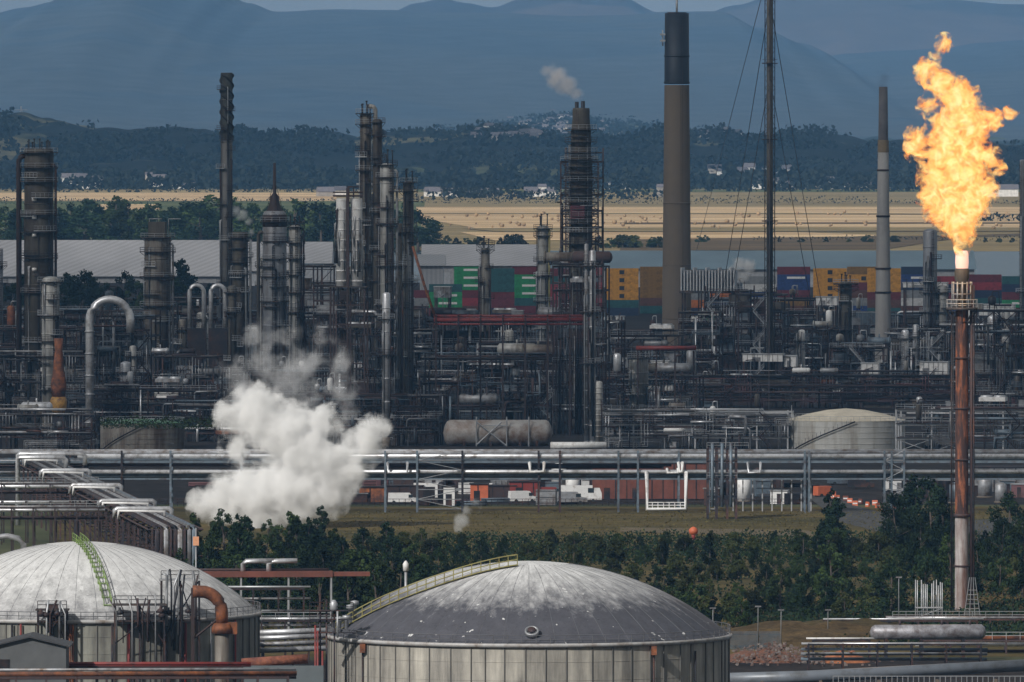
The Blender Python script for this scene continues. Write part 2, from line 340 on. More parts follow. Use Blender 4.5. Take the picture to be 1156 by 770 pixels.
def make_tree(h, w, kind, seed, leaves=3000, lsize=.36):
    rr = random.Random(seed); t = MB(); c = MB()
    th = h * .25
    lean = Vector((rr.uniform(-.06, .06) * h, rr.uniform(-.06, .06) * h, 0))
    t.tube([(0, 0, -.2), (0, 0, th), tuple(lean + Vector((0, 0, h * .85)))], [h * .03, h * .022, h * .005], 7)
    clumps = []
    nc = rr.randint(16, 24) if kind != 'tall' else 20
    for i in range(nc):
        u = (i + rr.random()) / nc; z = h * (.12 + .86 * u)
        if kind == 'tall': rad = w * .5 * (1 - u) ** .7 + .15
        elif kind == 'round': rad = w * .5 * math.sin(PI * min(1, u * .88 + .16)) ** .7
        else: rad = w * .5 * (1 - .75 * u ** 1.6)
        a = rr.uniform(0, 2 * PI); q = rad * math.sqrt(rr.uniform(.1, 1))
        p = Vector((math.cos(a) * q, math.sin(a) * q, z)) + lean * u
        cr_ = w * rr.uniform(.13, .23) * (1.1 - .5 * u)
        clumps.append((p, cr_)); 
        if i % 2 == 0: t.tube([tuple(lean * u * .6 + Vector((0, 0, z * .7))), tuple(p)], [h * .009, h * .003], 4)
    tot = sum(r ** 2 for _, r in clumps)
    for p, r in clumps:
        for k in range(int(leaves * r * r / tot)):
            d = Vector((rr.gauss(0, 1), rr.gauss(0, 1), rr.gauss(0, .8))).normalized() * r * rr.random() ** .4
            d *= 1 + .35 * noise.noise(d * 1.7 + p)
            leaf(c, p + d, lsize * rr.uniform(.6, 1.3), rr)
    return t, c
PROTO = []
for i, (h, w, k, m) in enumerate([(7, 5.5, 'round', LEAFA), (8, 4.2, 'tall', LEAFB), (6, 5.5, 'bushy', LEAFA), (7.5, 4.8, 'bushy', LEAFB), (5.5, 5, 'round', LEAFO), (9, 5, 'tall', LEAFA), (8, 6.5, 'round', LEAFB), (4.2, 4.6, 'bushy', LEAFO)]):
    t, c = make_tree(h, w, k, 100 + i); PROTO.append((t.mesh('trunk', BARK), c.mesh('crown', m), k, h, ['mid green', 'dark green', 'mid green', 'dark green', 'olive', 'mid green', 'dark green', 'olive'][i]))
def put_tree(idx, px, s, h, label, group, z=0.):
    tm, cm_, k, h0, _ = PROTO[idx]
    o = empty('broadleaf_tree' if k != 'tall' else 'slender_tree', px, s, label, 'tree', group, z, R.uniform(0, 6.28))
    f = h / h0; o.scale = (f * R.uniform(.9, 1.15), f * R.uniform(.9, 1.15), f)
    for n_, me in (('trunk', tm), ('crown', cm_)):
        c = bpy.data.objects.new(n_, me); C.objects.link(c); c.parent = o
    return o
KW = {'round': 'round headed', 'tall': 'slender pointed', 'bushy': 'bushy'}
TOPS = [(190, 592), (215, 585), (260, 582), (300, 592), (330, 585), (380, 590), (430, 592), (480, 596), (530, 612), (580, 612), (640, 618), (690, 616), (760, 622), (830, 620), (880, 612), (930, 600), (960, 610), (1000, 602), (1040, 588), (1070, 592), (1110, 600), (1160, 592)]
rows = [(6.42, 'back row'), (6.62, 'second row'), (6.85, 'third row'), (7.08, 'fourth row'), (7.32, 'fifth row'), (7.52, 'front row')]
for ri, (s, rn) in enumerate(rows):
    x = (190 if ri < 5 else 275) + R.uniform(0, 14); k = 0
    xe = (1175, 1175, 1175, 1175, 1010, 850)[ri]
    while x < xe:
        k += 1; ss = s + R.uniform(-.08, .08)
        if abs(x - 1086) < 12 and ri > 3: x += 26; continue
        top = interp(TOPS, x) + (0 if ri < 2 else ri * 11) + R.gauss(0, 11)
        if 480 < x < 850 and ri == 0: top += 12
        h = max(3.2, min(10, Z(top, ss)))
        idx = R.choice([0, 1, 3, 5, 6, 2, 1, 3]) if h > 5 else R.choice([2, 4, 7, 7, 3])
        _, _, kd, _, cl = PROTO[idx]
        put_tree(idx, x, ss, h, f"{cl} {KW[kd]} tree, {ordn(k)} from left in the belt's {rn}", 'trees of the belt behind the white domed tanks')
        x += R.uniform(3.0, 5.0) * ss * (.9 if x > 900 else 1.)
# big trees by the flare
for k, (px, s, h, idx) in enumerate([(1012, 6.5, 11, 6), (1034, 6.3, 12.5, 3), (1052, 6.35, 12, 6), (936, 6.4, 10.5, 1), (944, 6.45, 9.5, 3), (1140, 6.4, 10, 6), (1156, 6.7, 10, 0), (218, 6.9, 12, 5), (270, 6.8, 10.5, 1), (336, 6.8, 9.5, 3), (347, 6.8, 10, 1)]):
    _, _, kd, _, cl = PROTO[idx]
    put_tree(idx, px, s, h, f"tall {cl} {KW[kd]} tree standing above the belt, {ordn(k+1)} " + ('around the flare' if px > 900 else 'by the steam'), 'trees standing above the belt')
# undergrowth between and in front of the trees: uncountable
def scrub(name, polys, n, sz, m, hmax=1.2, seed=3):
    rr = random.Random(seed); mb = MB()
    for _ in range(n):
        x0, x1, s0, s1 = rr.choice(polys); s = rr.uniform(s0, s1); px = rr.uniform(x0, x1)
        hh = hmax * (0.5 + .5 * noise.noise(Vector((px * .05, s * 6, 0)))) * rr.random()
        leaf(mb, Vector((X(px, s), Y(s), .05 + hh)), sz * rr.uniform(.6, 1.3), rr)
    return tag(mb.build(name, m), kind='stuff')
scrub('undergrowth', [(190, 1170, 6.3, 7.6), (500, 1170, 6.2, 6.6), (850, 1170, 7.2, 7.75)], 46000, .5, LEAFB, 2.4)
scrub('dry_weeds', [(820, 1000, 7.3, 7.8), (860, 1170, 7.1, 7.6), (1090, 1170, 6.2, 7.4)], 9000, .45, leafmat('dry_weeds', (.07, .05, .02), (.14, .10, .04)), 1.0, 5)
scrub('grass', [(330, 1170, 5.85, 6.6)], 12000, .35, leafmat('tussocks', (.06, .055, .02), (.12, .10, .035)), .35, 6)
# trees behind the plant on the left
k = 0
for px, s_, h_, idx in [(4, 3.7, 13, 6), (14, 3.65, 15, 0), (28, 3.7, 14, 6), (78, 3.7, 17, 3), (92, 3.65, 19, 6), (104, 3.7, 15, 0), (118, 3.6, 13, 6), (131, 3.7, 14, 3), (143, 3.65, 15, 6), (155, 3.7, 14, 0), (190, 3.7, 18, 6), (202, 3.65, 20, 3), (212, 3.7, 15, 6), (224, 3.7, 11, 6), (238, 3.6, 11, 3), (352, 3.7, 9, 6), (364, 3.7, 8, 3)]:
    k += 1; s = 3.05 + .1 * (k % 3); h = h_ * 1.02; put_tree(idx, px, s, h, f"dark tall tree before the pale shed roof, {ordn(k)} from the left", 'trees behind the plant before the shed')
# riverside woods beyond the sheds: each crown visible as one tree
k = 0; x = -6
while x < 500:
    k += 1; s = 2.12 + R.uniform(-.05, .08)
    top = interp([(0, 238), (40, 236), (90, 228), (130, 224), (160, 236), (200, 232), (240, 226), (300, 232), (340, 228), (400, 232), (440, 230), (470, 238), (500, 252), (520, 262)], x) + R.gauss(0, 2.5)
    put_tree(R.choice([0, 2, 3, 6]), x, s, Z(top, s), f"dark tree of the waterside wood, {ordn(k)} from the left", 'trees of the waterside wood beyond the pale sheds').scale.x *= 1.7
    x += R.uniform(11, 19) if x < 480 else 30
k = 0
for px in [505, 516, 528, 541, 566, 574, 583, 676, 690, 703, 716, 736, 745, 790, 797, 880, 905, 932, 958, 978, 983, 1010, 1094, 1112, 1128, 1143]:
    k += 1; s = 2.13 if px < 760 else 2.05; h = R.uniform(2, 4.5) if px > 760 else R.uniform(5, 8)
    put_tree(R.choice([2, 7, 3]), px, s, h, f"low dark bush on the far shore, {ordn(k)} from the left past the waterside wood", 'bushes on the far shore').scale.x *= 1.6
# far hedges and woods: tree lines that read as one mass
def treeline(x0, x1, s, h, n, seed, z=0., dens=1.):
    rr = random.Random(seed); mb = MB(); w_ = (x1 - x0) / s
    for i in range(n):
        px = rr.uniform(x0, x1); base = h * (.55 + .45 * noise.noise(Vector((px * .06, seed, 0))) + .3 * noise.noise(Vector((px * .3, seed, 2))))
        zz = rr.random() ** .7 * max(base, .8)
        leaf(mb, Vector((X(px, s), Y(s) + rr.uniform(-12, 12), z + zz)), h * .28 * rr.uniform(.6, 1.2), rr)
    return mb
FARLEAF = leafmat('far_wood_leaves', (.010, .014, .012), (.020, .026, .018), .1)
tl = MB()
for a in [(-260, 1420, 1.30, 19, 9000, 1), (-260, 1420, 1.27, 26, 9000, 2), (-260, 500, 1.34, 9, 1800, 3), (640, 1420, 1.33, 11, 2200, 4), (-260, 480, 1.475, 5, 1600, 5), (470, 1420, 1.50, 5, 1200, 6), (470, 980, 1.46, 6, 500, 7), (470, 760, 1.44, 15, 300, 12), (560, 730, 1.44, 12, 400, 8), (500, 560, 1.42, 15, 250, 9), (850, 1420, 2.02, 4, 700, 10), (1090, 1420, 1.75, 8, 900, 11), (-260, 180, 1.52, 5, 400, 13)]:
    m_ = treeline(*a); b0 = len(tl.v); tl.v += m_.v; tl.f += [tuple(i + b0 for i in f) for f in m_.f]; tl.smooth += m_.smooth
tag(tl.build('far_woods', FARLEAF), kind='stuff')

# ================================================================ FAR HOUSES, PYLON, BALES
WALLW = mat('house_render', (.75, .72, .68), .8); ROOFS = mat('slate_roof', (.12, .11, .12), .8, rnd=.3); WALLG = mat('stone_wall', (.40, .36, .32), .8, rnd=.3)
def house(px, s, z, wm_, hm_, label, group, wall=WALLW, rz=0., pitch=.5):
    o = empty('cottage', px, s, label, 'house', group, z, rz); d = min(wm_, 10) * .5
    mb = MB().box(-wm_ / 2, wm_ / 2, -d, d, -3, hm_); mb.build('wall', wall, o)
    r = MB(); a = hm_; t = hm_ + d * pitch * 1.6; x = wm_ / 2 + .4
    r.v = [(-x, -d - .5, a), (x, -d - .5, a), (x, d + .5, a), (-x, d + .5, a), (-x, 0, t), (x, 0, t)]; r.f = [(0, 1, 5, 4), (2, 3, 4, 5), (1, 2, 5), (3, 0, 4), (0, 3, 2, 1)]; r.smooth = [False] * 5
    r.build('roof', ROOFS, o)
    return o
k = 0
for px, py, wm_, hm_, rz in [(80, 203, 16, 5, .2), (92, 202, 10, 4, 0), (110, 204, 9, 4, .5), (168, 201, 6, 6, 0), (180, 203, 12, 4, .3), (205, 212, 26, 4, 0), (92, 211, 18, 3, 0), (372, 219, 20, 4, .2), (384, 218, 9, 5, .2),
        (488, 221, 12, 4, .2), (520, 223, 30, 3, 0), (553, 223, 14, 3, .1), (610, 218, 26, 4, 0), (692, 212, 12, 5, .4), (706, 213, 10, 5, .2), (746, 214, 6, 5, .2), (612, 221, 6, 8, .2), (858, 208, 14, 4, 0), (881, 209, 12, 6, .7), (905, 212, 34, 3, 0), (936, 209, 9, 7, .6), (970, 212, 26, 3, 0), (1000, 212, 12, 3, 0), (1104, 218, 10, 4, 0), (1138, 219, 16, 6, 0), (1120, 219, 10, 4, .3)]:
    k += 1; s = 1.29 if py < 214 else 1.40
    house(px, s, max(0, Z(py + 4, s)), wm_, hm_, f"small white farm building at the edge of the far fields, {ordn(k)} from the left", 'white buildings by the far woods', WALLW if k % 4 else WALLG, rz)
TOWN = [(R.gauss(620, 42), R.uniform(126, 160)) for _ in range(90)] + [(R.uniform(790, 870), R.uniform(150, 156)) for _ in range(6)] + [(R.uniform(780, 900), R.uniform(192, 200)) for _ in range(8)]
from mathutils.bvhtree import BVHTree
hills_bvh = []; TREEP = []
for o in list(C.objects):
    if o.name.startswith('hills'):
        hills_bvh.append(BVHTree.FromPolygons([v.co[:] for v in o.data.vertices], [p.vertices[:] for p in o.data.polygons]))
for i, (px, py) in enumerate(TOWN):
    d = Vector(((px - CX) / F, 1, -(py - YH) / F)).normalized(); best = None
    for b in hills_bvh:
        h_ = b.ray_cast(Vector((0, 0, H)), d)
        if h_[0] is not None and (best is None or h_[3] < best[1]): best = (h_[0], h_[3])
    if best is None or best[0].y < 9500: continue
    p = best[0]; o = house(0, 1, 0, R.uniform(5, 13), R.uniform(3, 5.5), 'tiny pale house of the hazy hillside town below the mountains', 'houses of the hazy hillside town', WALLG if R.random() < .6 else WALLW, R.uniform(-.6, .6))
    o.location = p
    TREEP.append(p)
rr_ = random.Random(77); wd = MB()
for i in range(1500):
    px, py = rr_.gauss(640, 75), rr_.uniform(118, 166)
    d = Vector(((px - CX) / F, 1, -(py - YH) / F)).normalized(); best = None
    for b in hills_bvh:
        h_ = b.ray_cast(Vector((0, 0, H)), d)
        if h_[0] is not None and (best is None or h_[3] < best[1]): best = (h_[0], h_[3])
    if best and best[0].y > 9500:
        for j in range(5): leaf(wd, best[0] + Vector((rr_.uniform(-8, 8), 4 + rr_.uniform(-5, 5), rr_.uniform(0, 7))), 7, rr_)
tag(wd.build('town_woods', FARLEAF), kind='stuff')
wd = MB()   # woods and hedge lines on the low hills
for i in range(15000):
    py = rr_.uniform(128, 196); px = rr_.uniform(-10, 1166)
    d = Vector(((px - CX) / F, 1, -(py - YH) / F)).normalized(); h_ = hills_bvh[0].ray_cast(Vector((0, 0, H)), d)
    if h_[0] is None: continue
    p = h_[0]; wood_ = noise.noise(Vector((p.x * .006, p.y * .0025, 3.))) + .5 * noise.noise(Vector((p.x * .02, p.y * .006, 9.)))
    hedge_ = abs(noise.noise(Vector((p.x * .008, p.y * .003, 31.))))
    if wood_ > .16 or hedge_ < .022:
        for j in range(4): leaf(wd, p + Vector((rr_.uniform(-7, 7), rr_.uniform(-6, 6), rr_.uniform(0, 9 if wood_ > .1 else 3))), 5.5, rr_)
tag(wd.build('hill_woods', FARLEAF), kind='stuff')
def pylon(px, s, z, h, label):
    mb = MB()
    for sx in (-1, 1):
        for sy in (-1, 1): mb.bar((sx * h * .09, sy * h * .09, 0), (sx * .5, sy * .5, h), .5)
    for i in range(7):
        u, v = i / 7, (i + 1) / 7; a = h * .09 * (1 - u) + .5 * u; b = h * .09 * (1 - v) + .5 * v
        mb.bar((-a, -a, h * u), (b, -b, h * v), .25); mb.bar((a, -a, h * u), (-b, -b, h * v), .25)
    o = empty('electricity_pylon', px, s, label, 'pylon', z=z); mb.build('tower_frame', 'galv', o)
    a = MB()
    for u in (.68, .8, .92): a.bar((-h * .14, 0, h * u), (h * .14, 0, h * u), .5)
    a.build('cross_arm', 'galv', o)
pylon(24, 1.0, 20, 50, 'tall lattice pylon on the wooded hill near the picture edge')
pylon(341, 1.02, 30, 18, 'small lattice pylon on the pale green hill, nearer the spiral stack')
pylon(366, 1.02, 30, 15, 'small lattice pylon on the pale green hill beside the white house')
# straw bales in the stubble
bm_ = MB().lathe([(.0, -1.3), (1.5, -1.3), (1.5, 1.3), (0, 1.3)], 12, 0, 1.5, 'x', cap=False).mesh('straw_bale', mat('baled_straw', (.34, .235, .13), .9, rnd=.3))
for i in range(110):
    py = R.choice([R.uniform(240, 260), R.uniform(243, 250), R.uniform(252, 258)]); px = R.uniform(490, 1150); s = gs(py)
    o = bpy.data.objects.new('straw_bale', bm_); C.objects.link(o); o.location = (X(px, s), Y(s), .3); q_ = R.uniform(.35, .8); o.scale = (q_, q_, q_); o.rotation_euler.z = R.uniform(0, 3)
    tag(o, 'dark round straw bale lying in the golden stubble field', 'straw bale', 'straw bales in the golden field')

# ================================================================ SHEDS AND CONTAINERS
def ribbed(name, col, ang, scale, rough=.5):
    m = bpy.data.materials.new(name); m.use_nodes = True; nt = m.node_tree; L = nt.links; b = nt.nodes['Principled BSDF']; b.inputs['Roughness'].default_value = rough
    tc = nn(nt, 'ShaderNodeTexCoord'); mp = nn(nt, 'ShaderNodeMapping'); mp.inputs['Rotation'].default_value = (0, 0, ang); L.new(tc.outputs['Object'], mp.inputs[0])
    wv = nn(nt, 'ShaderNodeTexWave', Scale=scale, Distortion=.3); L.new(mp.outputs[0], wv.inputs[0]); n = nn(nt, 'ShaderNodeTexNoise', Scale=.05, Detail=4.); L.new(tc.outputs['Object'], n.inputs[0])
    ad = nn(nt, 'ShaderNodeMath', operation='MULTIPLY_ADD'); L.new(wv.outputs[1], ad.inputs[0]); ad.inputs[1].default_value = .22; ad.inputs[2].default_value = .55
    a2 = nn(nt, 'ShaderNodeMath', operation='MULTIPLY_ADD'); L.new(n.outputs[0], a2.inputs[0]); a2.inputs[1].default_value = .6; L.new(ad.outputs[0], a2.inputs[2])
    mm = nn(nt, 'ShaderNodeMix', data_type='RGBA', blend_type='MULTIPLY'); mm.inputs[0].default_value = 1; mm.inputs[6].default_value = (*col, 1); L.new(a2.outputs[0], mm.inputs[7])
    L.new(mm.outputs[2], b.inputs['Base Color']); return m
def shed(name, px0, px1, s, yr, ye, rm, wm_, label, cat='warehouse', depth=60, rz=0.):
    """long shed with a mono-pitch or gable roof seen side-on: ridge at row yr, eave at row ye"""
    pc = (px0 + px1) / 2; o = empty(name, pc, s, label, cat, rz=rz); w_ = (px1 - px0) / 2 / s; zr, ze = Z(yr, s), Z(ye, s)
    MB().box(-w_, w_, 0, depth, 0, ze).build('wall', wm_, o)
    r = MB(); x = w_ + 1
    r.v = [(-x, -1.5, ze), (x, -1.5, ze), (x, depth / 2, zr), (-x, depth / 2, zr), (-x, depth + 1.5, ze), (x, depth + 1.5, ze)]
    r.f = [(0, 1, 2, 3), (3, 2, 5, 4), (1, 5, 2), (0, 3, 4), (0, 4, 5, 1)]; r.smooth = [False] * 5
    r.build('roof', rm, o); d = MB()
    for i in range(max(2, int(w_ / 12))):
        xx = -w_ + 6 + i * 24
        if xx + 5 < w_: d.box(xx, xx + 5, -.12, .12, 0, ze * .75)
    if d.v: d.build('loading_door', 'galv', o)
    return o
PALE = ribbed('pale_roof_sheets', (.42, .42, .44), .9, .12); BLUR = ribbed('blue_roof_sheets', (.16, .24, .30), .6, .2); GREYR = ribbed('grey_roof_sheets', (.30, .31, .33), .4, .2)
SW = mat('shed_wall', (.32, .32, .33), .7)
shed('warehouse', -60, 262, 2.62, 272, 312, PALE, SW, 'vast pale grey ribbed shed roof behind the trees at the left edge')
shed('warehouse', 262, 372, 2.66, 274, 306, PALE, SW, 'pale shed roof seen between the spiral stack and the white silos')
shed('warehouse', 478, 612, 2.74, 277, 300, PALE, SW, 'pale shed roof behind the green shipping containers')
shed('warehouse', 566, 760, 2.68, 284, 303, BLUR, SW, 'blue roofed shed behind the yellow containers, ending at the big chimney', 'warehouse')
shed('warehouse', 768, 1100, 2.68, 284, 304, BLUR, SW, 'long blue roofed shed between the big chimney and the flare')
shed('gabled_shed', 474, 500, 3.0, 288, 300, GREYR, GREYR, 'grey gabled shed just right of the tall distillation towers', 'shed', 40)
shed('gabled_shed', 338, 378, 3.2, 299, 318, GREYR, SW, 'grey low shed with a pale wall left of the white silos', 'shed', 20)
CCOL = dict(green=(.02, .28, .10), teal=(.02, .10, .11), maroon=(.15, .02, .03), red=(.30, .03, .04), yellow=(.62, .30, .03), ochre=(.24, .13, .025), blue=(.02, .05, .20), navy=(.015, .03, .08), orange=(.5, .15, .03), brown=(.12, .05, .035), grey=(.25, .26, .27), white=(.6, .6, .6))
CM = {}
def container_mesh():
    b = MB(); L_, h = 6.1, 2.86
    for i in range(30):
        x = -L_ + .2 + i * .4; b.box(x, x + .2, -1.18, 1.18, .12, h - .12); b.box(x + .2, x + .4, -1.14, 1.14, .12, h - .12)
    fr = MB()
    for x in (-L_, L_ - .16):
        for y in (-1.22, 1.06): fr.box(x, x + .16, y, y + .16, 0, h)
    for z in (0, h - .13):
        for y in (-1.215, 1.075): fr.box(-L_ + .16, L_ - .16, y, y + .14, z, z + .13)
    return b, fr
cb, cf = container_mesh(); lg = MB()
for i in range(3): lg.box(-1.2 + i * 1.6, 2.6 - .5 + i * 1.6, -1.27, -1.22, 1.0, 1.9)
lg2 = MB().box(-2.5, 4.2, -1.27, -1.22, 1.3, 2.1); emb = MB().box(-.9, .9, -1.27, -1.22, .7, 2.2)
lgm = lg2.mesh('logo_band', 'white'); embm = emb.mesh('emblem', 'black')
def container(px, s, lvl, colr, label, mark=None, z0=0.):
    if colr not in CM:
        m = mat('container_' + colr, CCOL[colr], .5, 0, .18, .4, tuple(c * .45 for c in CCOL[colr]), .42); CM[colr] = (cb.mesh('corrugated_box', m), cf.mesh('corner_frame', m))
    o = empty('shipping_container', px, s, label, 'container', 'shipping containers stacked on the quay', z0 + lvl * 2.9)
    for n_, me in zip(('corrugated_box', 'corner_frame'), CM[colr]):
        c = bpy.data.objects.new(n_, me); C.objects.link(c); c.parent = o
    if mark:
        c = bpy.data.objects.new('logo_band' if mark == 'band' else 'emblem', lgm if mark == 'band' else embm); C.objects.link(c); c.parent = o
STK = [(474, 'maroon,grey,brown,blue', 3), (503, 'teal,green,green,maroon,brown', 2), (531, 'green,green,green,maroon,red,brown', 0), (562, 'teal,teal,teal,maroon,maroon,navy', 0), (597, 'maroon,green,green,green,teal,maroon', 0),
       (635, 'maroon,teal,red,red,maroon,brown', 0), (662, 'red,maroon,red,brown,red,maroon', 0), (702, 'yellow,yellow,yellow,yellow,teal,navy', 0), (741, 'ochre,ochre,ochre,ochre,brown,teal', 0), (779, 'blue,grey,orange,navy,maroon,teal', 2), (818, 'grey,orange,blue,maroon,brown,grey', 2),
       (857, 'grey,white,blue,maroon,brown', 1), (896, 'maroon,blue,blue,maroon,ochre,brown', 0), (937, 'yellow,yellow,yellow,yellow,brown,ochre', 0), (975, 'ochre,yellow,maroon,brown,grey,blue', 0), (998, 'yellow,yellow,yellow,maroon,brown,teal', 0), (1036, 'navy,blue,navy,grey,white,brown', 0), (1074, 'red,navy,maroon,grey,blue,white', 1),
       (1112, 'maroon,red,navy,teal,maroon,brown', 1), (1150, 'teal,navy,maroon,green,brown,navy', 1), (1188, 'maroon,navy,teal,brown,blue,navy', 1)]
for i, (px, cols, drop) in enumerate(STK):
    cols = cols.split(',')[:6 - drop]; s = 3.05 + (.03 if i % 2 else 0)
    for j, cc in enumerate(cols):
        lvl = len(cols) - 1 - j; mk = 'band' if cc == 'green' or (cc == 'blue' and j == 1) else ('emblem' if cc == 'yellow' else None)
        container(px, s, lvl, cc, f"{cc} shipping container, {ordn(j+1)} from the top of the {ordn(i+1)} container stack from the left", mk)
# ================================================================ THE PLANT
RZ = -.16
GRPS = {}
def tower(px, w_, top, s, label, shell='shell', base=None, plats=(), head='dome', riser=None, ladder=True, name='distillation_column', cat='column', z0=0., taper=1., rings=6, cone=None, skirt=True, platw=1.1, riserm='silverdull', vent=0, group=None, cage=True):
    """vertical column: px centre, w_ width in px, top row, rows of platforms; parts are children"""
    o = empty(name, px, s, label, cat, group, z0, RZ); r = w_ / 2 / s; zt = Z(top, s) - z0
    zb = 2.5 if skirt else 0.
    if skirt: MB().lathe([(r * 1.15, -.1), (r * 1.02, zb)], 20).build('skirt', 'concrete', o)
    prof = [(r, zb)]
    if cone: # (row, width ratio above)
        for row, q in cone: zc = Z(row, s) - z0; prof += [(prof[-1][0], zc - r * .8), (r * q, zc + r * .5)]
    rt = prof[-1][0] * taper
    if head == 'dome': prof += [(rt, zt - rt * .5), (rt * .87, zt - rt * .22), (rt * .5, zt - rt * .05), (.05, zt)]
    elif head == 'open': prof += [(rt, zt), (rt * .8, zt), (rt * .8, zt - 1)]
    else: prof += [(rt, zt - .5), (rt * .95, zt), (.05, zt + .05)]
    m = MB().lathe(prof, 28)
    def rad(z):
        for (a, b), (c, d) in zip(prof, prof[1:]):
            if b <= z <= d: return a + (c - a) * (z - b) / max(d - b, 1e-6)
        return rt
    for i in range(rings):
        z = zb + (zt - zb - r) * (i + .5) / rings; q = rad(z); m.lathe([(q, z - .15), (q + .12, z - .1), (q + .12, z + .1), (q, z + .15)], 28, cap=False)
    m.build('shell', shell, o)
    for py in plats:
        z = Z(py, s) - z0; q = rad(z); ro = q + platw; p = MB(); p.lathe([(q + .02, z - .12), (ro, z - .12), (ro, z + .06), (q + .02, z + .06)], 20, cap=False)
        for k in range(6):
            a = k * PI / 3; p.bar((math.cos(a) * q, math.sin(a) * q, z - 1.1), (math.cos(a) * ro, math.sin(a) * ro, z - .1), .1)
        po = p.build('platform', 'deck', o); rl = MB()
        for h_ in (.55, 1.1): hoop(rl, ro - .05, z + h_, .04, 20)
        for k in range(12):
            a = k * PI / 6; rl.bar((math.cos(a) * (ro - .05), math.sin(a) * (ro - .05), z), (math.cos(a) * (ro - .05), math.sin(a) * (ro - .05), z + 1.1), .05)
        rl.build('handrail', 'galv' if R.random() < .5 else 'steel', po)
    if ladder:
        l = MB(); a = -PI / 2 + R.uniform(-.9, .9); q = max(rad(z_) for z_ in (zb + .1, zt * .5)) + .35; cx, cy = math.cos(a) * q, math.sin(a) * q
        tx, ty = -math.sin(a) * .25, math.cos(a) * .25
        for sg in (-1, 1): l.bar((cx + tx * sg, cy + ty * sg, 1), (cx + tx * sg, cy + ty * sg, zt - .5), .06)
        z = 2
        while z < zt - .5: l.bar((cx - tx, cy - ty, z), (cx + tx, cy + ty, z), .05); z += .6
        if cage:
            z = 4
            while z < zt - 1: hoop(l, .42, z, .035, 8, cx + math.cos(a) * .35, cy + math.sin(a) * .35); z += 1.5
        l.build('caged_ladder', 'steel', o)
    if riser:
        for sd, rr_, zz, mm in riser:   # side (-1 / 1), radius m, (top row, bottom row), material
            zt_, zb_ = Z(zz[0], s) - z0, Z(zz[1], s) - z0; x = sd * (r + rr_ + .5)
            pts = [(sd * r * .3, -.1 * r, zt_)] + arc((x - sd * rr_ * 2, -r * .35, zt_ - rr_ * 2), rr_ * 2, PI / 2 if sd > 0 else PI / 2, 0 if sd > 0 else PI, 5) + [(x, -r * .35, zb_)]
            MB().tube(pts, rr_, 10).build('riser_pipe', mm, o)
    if vent:
        v = MB()
        for k in range(vent):
            a = 2 * PI * k / vent + .3; q = rt * .75; hh = R.uniform(1.2, 3.2); v.tube([(math.cos(a) * q, math.sin(a) * q, zt - .5), (math.cos(a) * q, math.sin(a) * q, zt + hh)], .16, 6)
            v.tube([(math.cos(a) * q, math.sin(a) * q, zt + hh), (math.cos(a) * q, math.sin(a) * q, zt + hh + .3)], .3, 6)
        v.build('relief_vent', 'black', o)
    zq = zb + 4; kk_ = 0
    while ladder and skirt and zq < zt - 4 and r > .8:
        kk_ += 1; q = rad(zq); a0 = -PI / 2 + (-1.1 if kk_ % 2 else .1) + R.uniform(-.3, .3); lp = MB(); w__ = R.uniform(.8, 1.5)
        ring = [a0 + i * .22 for i in range(7)]
        for i in range(6):
            a, b = ring[i], ring[i + 1]; p4 = [(math.cos(a) * q, math.sin(a) * q), (math.cos(b) * q, math.sin(b) * q), (math.cos(b) * (q + w__), math.sin(b) * (q + w__)), (math.cos(a) * (q + w__), math.sin(a) * (q + w__))]
            lp.quad(*[(x_, y_, zq) for x_, y_ in p4]); lp.quad(*[(x_, y_, zq - .2) for x_, y_ in p4[::-1]]); lp.quad((*p4[2], zq), (*p4[3], zq), (*p4[3], zq - .2), (*p4[2], zq - .2))
            for h_ in (.55, 1.1): lp.bar((*p4[2], zq + h_), (*p4[3], zq + h_), .06)
            lp.bar((*p4[2], zq), (*p4[2], zq + 1.1), .06)
        lp.build('landing', R.choice(['deck', 'steel', 'galv']), o); zq += R.uniform(3.5, 7)
    for k in range(6 if r > 1.2 else 3):
        a = -PI / 2 + R.uniform(-1.3, 1.3); q = r + R.uniform(.25, .5); za = R.uniform(2, zt * .3); zb_ = R.uniform(zt * .5, zt * .97); q = max(q, rad(zt * .4) + .3)
        MB().tube([(math.cos(a) * q, math.sin(a) * q, za), (math.cos(a) * q, math.sin(a) * q, zb_), (math.cos(a) * r * .6, math.sin(a) * r * .6, zb_ + .6)], R.choice([.1, .15, .22, .3]), 6).build('side_pipe', R.choice(['silverdull', 'steel', 'rusty', 'galv', 'black']), o)
    return o
PIPEM = ['silverdull', 'steel', 'rusty', 'silver', 'black', 'bluesteel', 'steel', 'rusty']
FR = {}
